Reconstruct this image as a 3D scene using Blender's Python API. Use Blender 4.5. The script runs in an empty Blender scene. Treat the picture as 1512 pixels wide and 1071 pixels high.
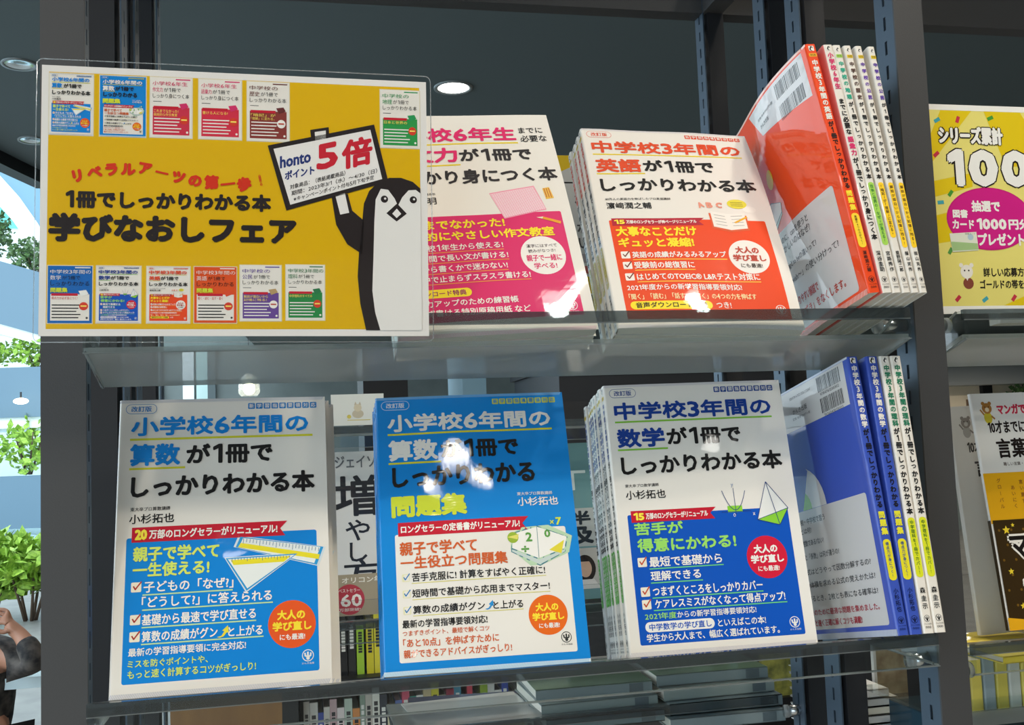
import bpy, math, random
from mathutils import Vector, Matrix
from mathutils.geometry import tessellate_polygon

random.seed(7)
SC = bpy.context.scene
COL = SC.collection
ZC = 1.55                      # height of the camera above the shop floor
R = math.radians

# ------------------------------------------------------------------ camera
YAW, PITCH, ROLL = .206, .0786, -.0379
_f = Vector((math.sin(YAW)*math.cos(PITCH), math.cos(YAW)*math.cos(PITCH), math.sin(PITCH)))
_r = Vector((math.cos(YAW), -math.sin(YAW), 0))
_u = _r.cross(_f)
_r2 = math.cos(ROLL)*_r + math.sin(ROLL)*_u
_u2 = -math.sin(ROLL)*_r + math.cos(ROLL)*_u
cam = bpy.data.cameras.new('camera')
cam.sensor_width = 36.0
cam.lens = 36.0*1518.3/1512
cam.clip_start = .02
camo = bpy.data.objects.new('camera', cam)
COL.objects.link(camo)
camo.matrix_world = Matrix(((_r2.x, _u2.x, -_f.x, 0), (_r2.y, _u2.y, -_f.y, 0), (_r2.z, _u2.z, -_f.z, ZC), (0, 0, 0, 1)))
SC.camera = camo

# ------------------------------------------------------------------ world, exposure
vs = SC.view_settings
vs.view_transform = 'Standard'
vs.look = 'None'
vs.gamma = 1
vs.use_curve_mapping = False
vs.exposure = 0.0
w = bpy.data.worlds.new('daylight')
SC.world = w
w.use_nodes = True
bg = w.node_tree.nodes['Background']
bg.inputs[0].default_value = (.76, .90, 1.0, 1)
bg.inputs[1].default_value = 3.2

# shop lamps: (x, y, watts, cone) - each sits in its own recessed ceiling fitting built below
LAMPS = [(.62, -.15, 40, 120), (.83, .04, 34, 120), (-.85, -.2, 28, 120), (.12, -1.05, 100, 110), (1.15, -1.05, 85, 110), (-.95, -1.1, 70, 110),
         (.62, 3.89, 45, 150), (2.6, 3.0, 60, 150), (5.5, 8.0, 160, 160), (9.5, 11.0, 260, 160), (.6, 8.5, 90, 160), (3.2, .6, 40, 140), (-.2, -2.4, 220, 130), (1.4, -2.5, 190, 130), (.45, 1.72, 70, 110)]  # last three are unseen fill lamps, added to brighten the sign and far bookcase
LAMP_COL = (1.0, .90, .76)

# ------------------------------------------------------------------ materials
MATS = {}
def lin(c):
    if isinstance(c, str):
        c = [int(c[i:i+2], 16)/255 for i in (0, 2, 4)]
    return tuple(x/12.92 if x <= .04045 else ((x+.055)/1.055)**2.4 for x in c)

def pbr(name, col, rough=.5, metal=0.0, coat=0.0, coat_rough=.05, emit=None, bump=None, spec=.5):
    if name in MATS: return MATS[name]
    m = bpy.data.materials.new(name); m.use_nodes = True
    nt = m.node_tree; b = nt.nodes['Principled BSDF']
    b.inputs['Base Color'].default_value = (*lin(col), 1)
    b.inputs['Roughness'].default_value = rough
    b.inputs['Metallic'].default_value = metal
    b.inputs['Specular IOR Level'].default_value = spec
    b.inputs['Coat Weight'].default_value = coat
    b.inputs['Coat Roughness'].default_value = coat_rough
    if emit:
        b.inputs['Emission Color'].default_value = (*emit[0], 1)
        b.inputs['Emission Strength'].default_value = emit[1]
    if bump:
        tc = nt.nodes.new('ShaderNodeTexCoord'); nz = nt.nodes.new('ShaderNodeTexNoise')
        nz.inputs['Scale'].default_value = bump[0]; nz.inputs['Detail'].default_value = bump[2] if len(bump) > 2 else 1
        bp = nt.nodes.new('ShaderNodeBump'); bp.inputs['Strength'].default_value = bump[1]; bp.inputs['Distance'].default_value = bump[3] if len(bump) > 3 else .01
        nt.links.new(tc.outputs['Object'], nz.inputs['Vector']); nt.links.new(nz.outputs['Fac'], bp.inputs['Height'])
        nt.links.new(bp.outputs['Normal'], b.inputs['Normal']); nt.links.new(bp.outputs['Normal'], b.inputs['Coat Normal'])
    MATS[name] = m
    return m

def noisy(name, c1, c2, scale, rough=.6, stretch=(1, 1, 1), detail=4, coat=0):
    if name in MATS: return MATS[name]
    m = pbr(name, c1, rough, coat=coat); nt = m.node_tree; b = nt.nodes['Principled BSDF']
    tc = nt.nodes.new('ShaderNodeTexCoord'); mp = nt.nodes.new('ShaderNodeMapping'); nz = nt.nodes.new('ShaderNodeTexNoise'); cr = nt.nodes.new('ShaderNodeValToRGB')
    mp.inputs['Scale'].default_value = stretch
    nz.inputs['Scale'].default_value = scale; nz.inputs['Detail'].default_value = detail
    cr.color_ramp.elements[0].position = .35; cr.color_ramp.elements[1].position = .65
    cr.color_ramp.elements[0].color = (*lin(c1), 1); cr.color_ramp.elements[1].color = (*lin(c2), 1)
    nt.links.new(tc.outputs['Object'], mp.inputs['Vector']); nt.links.new(mp.outputs['Vector'], nz.inputs['Vector'])
    nt.links.new(nz.outputs['Fac'], cr.inputs['Fac']); nt.links.new(cr.outputs['Color'], b.inputs['Base Color'])
    return m

def ink(c):                                     # printed and laminated paper
    return pbr('print_'+c, c, .5, coat=.75, coat_rough=.03, bump=(26, .035, 1, .01), spec=.15)
def clear(name, tint, refl_rough=.03, gloss=1.0, haze=0.0, ior=1.49):
    if name in MATS: return MATS[name]
    m = bpy.data.materials.new(name); m.use_nodes = True; nt = m.node_tree; nt.nodes.clear()
    out = nt.nodes.new('ShaderNodeOutputMaterial'); tr = nt.nodes.new('ShaderNodeBsdfTransparent'); gl = nt.nodes.new('ShaderNodeBsdfGlossy')
    fr = nt.nodes.new('ShaderNodeLayerWeight'); mx = nt.nodes.new('ShaderNodeMixShader'); df = nt.nodes.new('ShaderNodeBsdfDiffuse'); mx2 = nt.nodes.new('ShaderNodeMixShader')
    tr.inputs[0].default_value = (*tint, 1); gl.inputs['Roughness'].default_value = refl_rough; gl.inputs[0].default_value = (gloss, gloss, gloss, 1)
    fr.inputs[0].default_value = .5
    pw = nt.nodes.new('ShaderNodeMath'); pw.operation = 'POWER'; pw.inputs[1].default_value = 5
    ma = nt.nodes.new('ShaderNodeMath'); ma.operation = 'MULTIPLY_ADD'; ma.inputs[1].default_value = .96; ma.inputs[2].default_value = .04
    nt.links.new(fr.outputs['Facing'], pw.inputs[0]); nt.links.new(pw.outputs[0], ma.inputs[0])
    df.inputs[0].default_value = (.8, .84, .84, 1); mx2.inputs[0].default_value = haze
    tl = nt.nodes.new('ShaderNodeBsdfTranslucent'); mx3 = nt.nodes.new('ShaderNodeMixShader'); tl.inputs[0].default_value = (.8, .84, .84, 1); mx3.inputs[0].default_value = .6
    nt.links.new(df.outputs[0], mx3.inputs[1]); nt.links.new(tl.outputs[0], mx3.inputs[2])
    nt.links.new(tr.outputs[0], mx2.inputs[1]); nt.links.new(mx3.outputs[0], mx2.inputs[2])
    nt.links.new(ma.outputs[0], mx.inputs[0]); nt.links.new(mx2.outputs[0], mx.inputs[1]); nt.links.new(gl.outputs[0], mx.inputs[2])
    nt.links.new(mx.outputs[0], out.inputs[0])
    MATS[name] = m
    return m

PAGES = noisy('page_edges', 'e6e0d4', 'cfc8ba', 900, .85, (1, 60, .6), 2)
ACRYL = clear('clear_acrylic', (.93, .955, .95), .04)
ACFLOOR = clear('clear_acrylic_floor', (.84, .86, .86), .28, .5, haze=.26)
ACBACK = clear('clear_acrylic_back', (.95, .96, .96), .25, .4)
ACEDGE = clear('acrylic_edge', (.45, .50, .50), .12, haze=.30)
ACBAND = clear('acrylic_thick_edge', (.34, .39, .41), .08, haze=.08)
POUCH = clear('laminating_pouch', (.99, .99, .99), .05)
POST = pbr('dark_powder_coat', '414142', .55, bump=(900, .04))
POSTSHADE = pbr('shaded_post_steel', '15171c', .6)  # rear posts only: their shade is put into this near black colour
STRIP = pbr('slotted_steel', '4a5a69', .42, metal=.5)
CHROME = pbr('brushed_pin', 'b8babc', .22, metal=1)
BLACK = pbr('black_paint', '121316', .5)

# ------------------------------------------------------------------ mesh building
class MB:
    def __init__(s): s.v = []; s.f = []; s.m = []; s.mats = []; s.sm = []
    def mi(s, mat):
        if mat not in s.mats: s.mats.append(mat)
        return s.mats.index(mat)
    def add(s, vs, fs, mat, smooth=False):
        o = len(s.v); k = s.mi(mat); s.v.extend(vs)
        for f in fs:
            s.f.append([i+o for i in f]); s.m.append(k); s.sm.append(smooth)
    def box(s, x0, x1, y0, y1, z0, z1, mat):
        s.add([(x0, y0, z0), (x1, y0, z0), (x1, y1, z0), (x0, y1, z0), (x0, y0, z1), (x1, y0, z1), (x1, y1, z1), (x0, y1, z1)],
              [(3, 2, 1, 0), (4, 5, 6, 7), (0, 1, 5, 4), (1, 2, 6, 5), (2, 3, 7, 6), (3, 0, 4, 7)], mat)
    def bar(s, p, q, r, mat, n=12, r2=None, cap=True):
        p, q = Vector(p), Vector(q); d = (q-p).normalized()
        a = d.orthogonal().normalized(); b = d.cross(a); r2 = r if r2 is None else r2
        vs = []
        for c, rr in ((p, r), (q, r2)):
            for i in range(n):
                t = 2*math.pi*i/n; vs.append(tuple(c+a*rr*math.cos(t)+b*rr*math.sin(t)))
        fs = [(i, (i+1) % n, n+(i+1) % n, n+i) for i in range(n)]
        if cap: fs += [tuple(range(n-1, -1, -1)), tuple(range(n, 2*n))]
        s.add(vs, fs, mat, True)
    def prism(s, prof, axis, a0, a1, mat):                    # closed profile pushed along an axis
        n = len(prof); vs = []
        for a in (a0, a1):
            for p, q in prof:
                vs.append((a, p, q) if axis == 0 else (p, a, q) if axis == 1 else (p, q, a))
        tri = tessellate_polygon([[Vector((p, q, 0)) for p, q in prof]])
        fs = [tuple(t) for t in tri] + [tuple(i+n for i in reversed(t)) for t in tri]
        fs += [(i, (i+1) % n, n+(i+1) % n, n+i) for i in range(n)]
        s.add(vs, fs, mat)
    def lathe(s, prof, mat, c=(0, 0, 0), n=24):
        vs = []; m = len(prof)
        for i in range(n):
            t = 2*math.pi*i/n
            for r, z in prof: vs.append((c[0]+r*math.cos(t), c[1]+r*math.sin(t), c[2]+z))
        fs = [(i*m+j, ((i+1) % n)*m+j, ((i+1) % n)*m+j+1, i*m+j+1) for i in range(n) for j in range(m-1)]
        s.add(vs, fs, mat, True)
    def ball(s, c, r, mat, n=12, m=8):
        vs = []; fs = []
        rx, ry, rz = r if isinstance(r, tuple) else (r, r, r)
        for j in range(m+1):
            p = math.pi*j/m
            for i in range(n):
                t = 2*math.pi*i/n; vs.append((c[0]+rx*math.sin(p)*math.cos(t), c[1]+ry*math.sin(p)*math.sin(t), c[2]+rz*math.cos(p)))
        for j in range(m):
            for i in range(n): fs.append((j*n+i, (j+1)*n+i, (j+1)*n+(i+1) % n, j*n+(i+1) % n))
        s.add(vs, fs, mat, True)
    def mesh(s, name):
        me = bpy.data.meshes.new(name)
        me.from_pydata(s.v, [], s.f)
        for m in s.mats: me.materials.append(m)
        me.polygons.foreach_set('material_index', s.m)
        me.polygons.foreach_set('use_smooth', s.sm)
        me.update()
        return me
    def build(s, name, parent=None, loc=(0, 0, 0), label=None):
        o = bpy.data.objects.new(name, s.mesh(name)); COL.objects.link(o); o.location = loc
        if parent: o.parent = parent
        if label: o['label'] = label
        return o

def tag(o, label, cat, group=None, kind=None):
    o['label'] = label; o['category'] = cat
    if group: o['group'] = group
    if kind: o['kind'] = kind
    return o
def thing(name, label, cat, loc=(0, 0, 0), rot=None, group=None):    # loc z is measured from the camera's height
    o = bpy.data.objects.new(name, None); COL.objects.link(o); o.empty_display_size = .05
    M = rot.to_4x4() if rot else Matrix.Identity(4)
    o.matrix_world = Matrix.Translation((loc[0], loc[1], loc[2]+ZC)) @ M
    return tag(o, label, cat, group)
def struct(name, mb, loc=(0, 0, ZC)):
    o = mb.build(name, None, loc); o['kind'] = 'structure'; return o
def dup(root, loc, rot=None, label=None):
    c = root.copy(); COL.objects.link(c)
    M = rot.to_4x4() if rot else Matrix.Identity(4)
    c.matrix_world = Matrix.Translation((loc[0], loc[1], loc[2]+ZC)) @ M
    if label: c['label'] = label
    for ch in root.children:
        d = ch.copy(); COL.objects.link(d); d.parent = c
        for g in ch.children:
            e = g.copy(); COL.objects.link(e); e.parent = d
    return c
def pose(tilt, yaw=0, roll=0):                          # lean back, turn, lean sideways
    return Matrix.Rotation(yaw, 3, 'Z') @ Matrix.Rotation(-tilt, 3, 'X') @ Matrix.Rotation(-roll, 3, 'Y')

# ------------------------------------------------------------------ lettering and print
_cu = bpy.data.curves.new('lettering', 'FONT'); _cu.size = 1; _cu.resolution_u = 2
_ob = bpy.data.objects.new('lettering', _cu)
GL = {}
def _mesh_of(t):
    _cu.body = t
    me = _ob.to_mesh()
    vs = [(v.co.x, v.co.y) for v in me.vertices]; fs = [tuple(p.vertices) for p in me.polygons]
    _ob.to_mesh_clear()
    return vs, fs
ADV = max(v[0] for v in _mesh_of('国国')[0]) - max(v[0] for v in _mesh_of('国')[0])
def glyphs(s):
    if s not in GL:
        nd = sum(c in '0123456789' for c in s)
        tall = nd == 1 and (len(s) == 1 or any(ord(c) > 0x2fff for c in s))     # a lone digit stands as tall as the kanji beside it
        if nd and (tall or '1' in s):
            vs, fs, x = [], [], 0; k, dy = (1.2, -.055) if tall else (1.0, 0)
            for ch in s:
                if ch == ' ': x += .28; continue
                v, f = _mesh_of(ch); o = len(vs)
                if ch == '1':                                       # plain one with a flag, no foot
                    v = [(.20, 0), (.285, 0), (.285, .727), (.20, .727), (.02, .62), (.02, .53), (.20, .63)]; f = [(0, 1, 2, 3, 6), (3, 4, 5, 6)]
                if ch in '0123456789':
                    a_, b_ = min(p[0] for p in v), max(p[0] for p in v); wd = (b_-a_)*k+(.30 if ch == '1' and tall else .11)
                    vs += [(x+wd/2+(p-(a_+b_)/2)*k, q*k+dy) for p, q in v]; x += wd
                elif ord(ch) < 0x2fff:
                    vs += [(x+p, q) for p, q in v]; x += max(p[0] for p in v)+.08
                else:
                    vs += [(x+p, q) for p, q in v]; x += ADV
                fs += [tuple(n_+o for n_ in t) for t in f]
        else:
            vs, fs = _mesh_of(s)
        xs = [v[0] for v in vs] or [0, 1]; ys = [v[1] for v in vs] or [0, 1]
        GL[s] = (vs, fs, min(xs), max(xs), min(ys), max(ys))
    return GL[s]

class Art:                                  # print on a sheet, in millimetres, origin bottom left
    def __init__(s, w, h): s.w = w; s.h = h; s.items = []
    def raw(s, vs, fs, col, layer): s.items.append((vs, fs, col, layer))
    def grid(s, x0, y0, x1, y1, col, layer=1, r=0, step=6):
        n = max(1, math.ceil((x1-x0)/step)); m = max(1, math.ceil((y1-y0)/step)); xs = [x0+(x1-x0)*i/n for i in range(n+1)]
        if r: xs = sorted(set([x for x in xs if x0+r < x < x1-r] + [x0+r*(1-math.cos(k*math.pi/10)) for k in range(6)] + [x1-r*(1-math.cos(k*math.pi/10)) for k in range(6)]))
        vs = []; fs = []
        for x in xs:
            c = 0
            if r:
                d = r-(x-x0) if x < x0+r else r-(x1-x) if x > x1-r else 0
                c = r-math.sqrt(max(0, r*r-d*d))
            for j in range(m+1): vs.append((x, y0+c+(y1-y0-2*c)*j/m))
        k = m+1
        for i in range(len(xs)-1):
            for j in range(m): fs.append((i*k+j, (i+1)*k+j, (i+1)*k+j+1, i*k+j+1))
        s.raw(vs, fs, col, layer)
    def poly(s, pts, col, layer=2, maxe=9):
        tri = [tuple(t) for t in tessellate_polygon([[Vector((x, y, 0)) for x, y in pts]])]
        vs = list(pts); fs = []
        st = tri
        while st:
            t = st.pop(); p = [vs[i] for i in t]
            e = [math.dist(p[i], p[(i+1) % 3]) for i in range(3)]; k = e.index(max(e))
            if e[k] > maxe:
                a, b, c = t[k], t[(k+1) % 3], t[(k+2) % 3]
                vs.append(((vs[a][0]+vs[b][0])/2, (vs[a][1]+vs[b][1])/2)); q = len(vs)-1
                st += [(a, q, c), (q, b, c)]
            else:
                A = (p[1][0]-p[0][0])*(p[2][1]-p[0][1])-(p[1][1]-p[0][1])*(p[2][0]-p[0][0])
                fs.append(t if A > 0 else (t[0], t[2], t[1]))
        s.raw(vs, fs, col, layer)
    def line(s, x0, y0, x1, y1, wd, col, layer=3):
        d = math.dist((x0, y0), (x1, y1)); nx, ny = -(y1-y0)/d*wd/2, (x1-x0)/d*wd/2
        n = max(1, math.ceil(d/6)); vs = []; fs = []
        for i in range(n+1):
            t = i/n; x, y = x0+(x1-x0)*t, y0+(y1-y0)*t; vs += [(x+nx, y+ny), (x-nx, y-ny)]
        for i in range(n): fs.append((2*i, 2*i+1, 2*i+3, 2*i+2))
        s.raw(vs, fs, col, layer)
    def path(s, pts, wd, col, layer=3):
        for a, b in zip(pts, pts[1:]): s.line(*a, *b, wd, col, layer)
        for p in pts[1:-1]: s.disc(p[0], p[1], wd/2, col, layer, n=8)
    def disc(s, x, y, r, col, layer=2, n=28, ry=None):
        ry = ry or r
        s.raw([(x, y)]+[(x+r*math.cos(2*math.pi*i/n), y+ry*math.sin(2*math.pi*i/n)) for i in range(n)], [(0, i+1, (i+1) % n+1) for i in range(n)], col, layer)
    def text(s, t, x0, y0, x1, y1, col, b=.05, layer=5, rot=0):
        vs, fs, ax, bx, ay, by = glyphs(t); r = .78*b*(y1-y0)
        if bx-ax < 1e-6 or by-ay < 1e-6: return
        sx = (x1-x0-2*r)/(bx-ax); sy = (y1-y0-2*r)/(by-ay)
        base = [(x0+r+(x-ax)*sx, y0+r+(y-ay)*sy) for x, y in vs]
        if rot:
            cx, cy = (x0+x1)/2, (y0+y1)/2; c, q = math.cos(rot), math.sin(rot)
            base = [(cx+(x-cx)*c-(y-cy)*q, cy+(x-cx)*q+(y-cy)*c) for x, y in base]
        n = 0 if r < .02 else 5 if r < .2 else 8
        if n == 0: s.raw(base, fs, col, layer)
        for k in range(n):
            dx, dy = r*math.cos(2*math.pi*k/n+.3), r*math.sin(2*math.pi*k/n+.3)
            s.raw([(x+dx, y+dy) for x, y in base], fs, col, layer+k*.1)
    def vtext(s, t, xc, y1, y0, wd, col, b=.05, layer=5):       # a column of characters from y1 down to y0
        cell = (y1-y0)/len(t)
        for i, ch in enumerate(t):
            if ch == ' ': continue
            vs, fs, ax, bx, ay, by = glyphs(ch); k = min(cell*1.0, wd)
            hh, ww = (by-ay), (bx-ax); cy = y1-cell*(i+.5)
            if ch in 'ー～―':
                s.text(ch, xc-k*ww/2, cy-k*max(hh, .08)/2, xc+k*ww/2, cy+k*max(hh, .08)/2, col, b, layer, -math.pi/2); continue
            s.text(ch, xc-k*ww/2, cy-k*hh/2, xc+k*ww/2, cy+k*hh/2, col, b, layer)
    def place(s, a, x, y, k, lift=0, bg=None):
        if bg: s.grid(x, y, x+a.w*k, y+a.h*k, bg, lift)
        for vs, fs, col, layer in a.items: s.raw([(x+p*k, y+q*k) for p, q in vs], fs, col, layer+lift)
    def emit(s, mb, fmap, hl=.00006):
        for vs, fs, col, layer in s.items:
            h = layer*hl
            mb.add([fmap(x/1000, y/1000, h) for x, y in vs], fs, ink(col))

def pill_outline(a, x0, y0, x1, y1, col, bgc, layer=2):
    a.grid(x0, y0, x1, y1, col, layer, (y1-y0)/2-.01); a.grid(x0+.35, y0+.35, x1-.35, y1-.35, bgc, layer+1, (y1-y0)/2-.37)
def head_marks(a, col, bgc, sq=None, sqt='f0ece4'):
    pill_outline(a, 4.4, 199.4, 26.2, 206.8, col, bgc); a.text('改訂版', 8.2, 200.9, 22.4, 205.2, col, .03)
    for i, ch in enumerate('新学習指導要領対応'):
        x = 91.2+i*5.68; a.grid(x, 201.3, x+4.9, 205.9, sq or col, 2, .7); a.text(ch, x+.8, 202.0, x+4.1, 205.3, sqt, .02)
def check(a, x, y, sz, boxc, tick):
    if boxc: a.grid(x, y, x+sz, y+sz, boxc, 3, .8)
    a.path([(x+sz*.22, y+sz*.62), (x+sz*.42, y+sz*.28), (x+sz*1.0, y+sz*1.05)], sz*.14, tick, 4)
def badge(a, x, y, r, col, c1, c2):
    a.disc(x, y, r, col, 3, 48)
    a.text('大人の', x-r*.62, y+r*.18, x+r*.56, y+r*.60, c1, .06); a.text('学び直し', x-r*.82, y-r*.28, x+r*.82, y+r*.12, c1, .06)
    a.text('にも最適!', x-r*.52, y-r*.66, x+r*.54, y-r*.40, c2, .03)
def press_mark(a, x, y, r, col, bgc, word=True):
    a.disc(x, y, r, col, 3, 32); a.disc(x, y, r*.86, bgc, 4, 32)
    a.path([(x-r*.5, y+r*.45), (x-r*.45, y-r*.05), (x-r*.1, y-r*.2)], r*.26, col, 5)
    a.path([(x+r*.5, y+r*.45), (x+r*.45, y-r*.05), (x+r*.1, y-r*.2)], r*.26, col, 5)
    a.line(x, y-r*.6, x, y+r*.6, r*.3, col, 5); a.disc(x, y-r*.45, r*.3, col, 5, 12)
    if word: a.text('かんき出版', x-r*1.05, y-r*1.45, x+r*1.05, y-r*1.12, col, .01)
def hatch(a, col, y0=0, y1=3.2, x0=0, x1=None, base=None):
    x1 = x1 or a.w
    if base: a.grid(x0, y0, x1, y1, base, 1)
    n = int((x1-x0-1.6)/1.15)
    for i in range(n): a.poly([(x0+i*1.15, y0), (x0+i*1.15+.5, y0), (x0+i*1.15+2.0, y1), (x0+i*1.15+1.5, y1)], col, 2)
def banner(a, x0, y0, x1, y1, col, big, rest, bigc='ffe84a'):
    a.poly([(x0, y0), (x1-1.5, y0), (x1-5, (y0+y1)/2), (x1, y1), (x0, y1)], col, 3)
    xt = x0+2
    if big:
        a.text(big, xt, y0+1.5, xt+8.4, y1-1.5, bigc, .09); xt += 9.6
    a.text(rest, xt, y0+2.0, x1-7, y1-2.0, 'f6f2ea', .04)

WH = 'ece7de'; INK = '1e1c1c'
def open_book(a, x, y, k, line='4b5a60', page='f4f1ea', edge='c9d6d0'):
    P = lambda pts: [(x+p*k, y+q*k) for p, q in pts]
    a.poly(P([(-24, 8), (-4, 13), (20, 3), (17, -9), (-4, -19), (-26, -7)]), line, 3)
    a.poly(P([(-23, 7.4), (-4, 12), (-4.5, -13), (-25, -4)]), page, 4); a.poly(P([(-4, 12), (19.2, 3), (16.6, -6), (-4.5, -13)]), page, 4)
    a.poly(P([(-25, -5), (-4.5, -14), (16.6, -7), (16.8, -8.6), (-4.2, -18), (-25.4, -6.6)]), edge, 4)
    a.line(x-4*k, y+12*k, x-4.4*k, y-13*k, .4*k, line, 5)

def cover_arith():
    a = Art(148, 210); B = '0a86da'
    head_marks(a, '2d7fc4', WH); hatch(a, 'b9bfd0'); hatch(a, 'b9bfd0', 207.6, 210)
    a.text('小学校6年間の', 8.4, 182.4, 135.2, 197, B, .05); a.grid(8, 179.2, 138.2, 180.8, 'd9d531', 2)
    a.text('算数', 8.2, 160, 43.2, 176.6, B, .055); a.text('が1冊で', 47.4, 160, 108.8, 175.5, INK, .055); a.grid(8.2, 157.4, 46.7, 158.9, 'd9d531', 2)
    a.text('しっかりわかる本', 9.7, 136.6, 139, 153, INK, .055)
    a.text('東大卒プロ算数講師', 9.9, 127.2, 37, 130, INK, .01); a.text('小杉拓也', 9.4, 118.2, 40, 125, INK, .025)
    a.grid(8, 9.2, 139.5, 108.2, B, 1, 1.6)
    banner(a, 11.5, 105, 118.7, 115.6, 'c81d33', '20', '万部のロングセラーがリニューアル!')
    YG = 'd8ea6a'
    a.text('親子で学べて', 12.8, 91.3, 71.2, 102, YG, .045); a.text('一生使える!', 12.9, 80.4, 64.6, 90.6, YG, .045)
    for y in (70.4, 48.2, 36.8): check(a, 12.2, y, 6.8, 'f3ead2', 'b23a2e')
    for t, x0, y0, x1, y1 in (('子どもの「なぜ?」', 20.5, 69.6, 81, 77.6), ('「どうして?」に答えられる', 19.6, 59.2, 107.5, 67), ('基礎から最速で学び直せる', 20, 47.4, 96.4, 55), ('算数の成績がグン', 20.2, 36.2, 70.5, 43.6), ('と上がる', 77.5, 36.2, 101, 43.2)):
        a.text(t, x0, y0, x1, y1, 'f4f0e8', .03)
    a.poly([(70, 36.4), (73, 37), (75, 40), (73.6, 40.6), (77.4, 44), (78, 38.8), (76.6, 39.2), (74.5, 36.6), (72, 35.8)], 'f0e040', 4)
    for x0, y, x1 in ((20, 68.2, 80.5), (20, 57.9, 108), (20, 46.1, 96.5), (20, 34.9, 101.5)): a.grid(x0, y-.45, x1, y+.45, 'bfe3a0', 3)
    a.text('最新の学習指導要領に完全対応!', 11.8, 27.2, 89.6, 32.8, 'f4f0e8', .025)
    a.text('ミスを防ぐポイントや、', 11.6, 19.8, 64.2, 25, YG, .025); a.text('もっと速く計算するコツがぎっしり!', 11.8, 12.6, 96.3, 18.4, YG, .025)
    badge(a, 121.1, 42, 16.5, 'ea5a24', 'ffe23a', 'f6f2ea'); press_mark(a, 131.7, 19.8, 4.1, 'f0ece4', B)
    for P, e in (([(85.7, 105.5), (144.2, 95.3), (139.2, 82.6), (82.5, 98.1)], 3), ([(75.6, 90.5), (125.6, 91.4), (90, 66.9)], 5)):
        cx = sum(p[0] for p in P)/len(P); cy = sum(p[1] for p in P)/len(P)
        a.poly([(cx+(p-cx)*1.05, cy+(q-cy)*1.08) for p, q in P], 'd6e4ea', e); a.poly(P, '2f9bd8', e+1)
        a.poly([(cx+(p-cx)*.93, cy+(q-cy)*.9) for p, q in P], 'eef2ee', e+2)
    a.poly([(86, 101), (141.5, 90), (140.6, 86.6), (84, 98)], 'f0e030', 6); a.poly([(79, 89), (121, 90), (116, 86), (81, 85.4)], 'f0e030', 8)
    for i in range(24): a.line(88+i*2.3, 104.2-i*.4, 87.6+i*2.3, 101.6-i*.4 - (i % 5 == 0)*1.2, .35, '2b6f96', 7)
    for i in range(20): a.line(80+i*2.1, 90.2, 80+i*2.1, 88.6 - (i % 5 == 0), .35, '2b6f96', 9)
    return a

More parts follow.
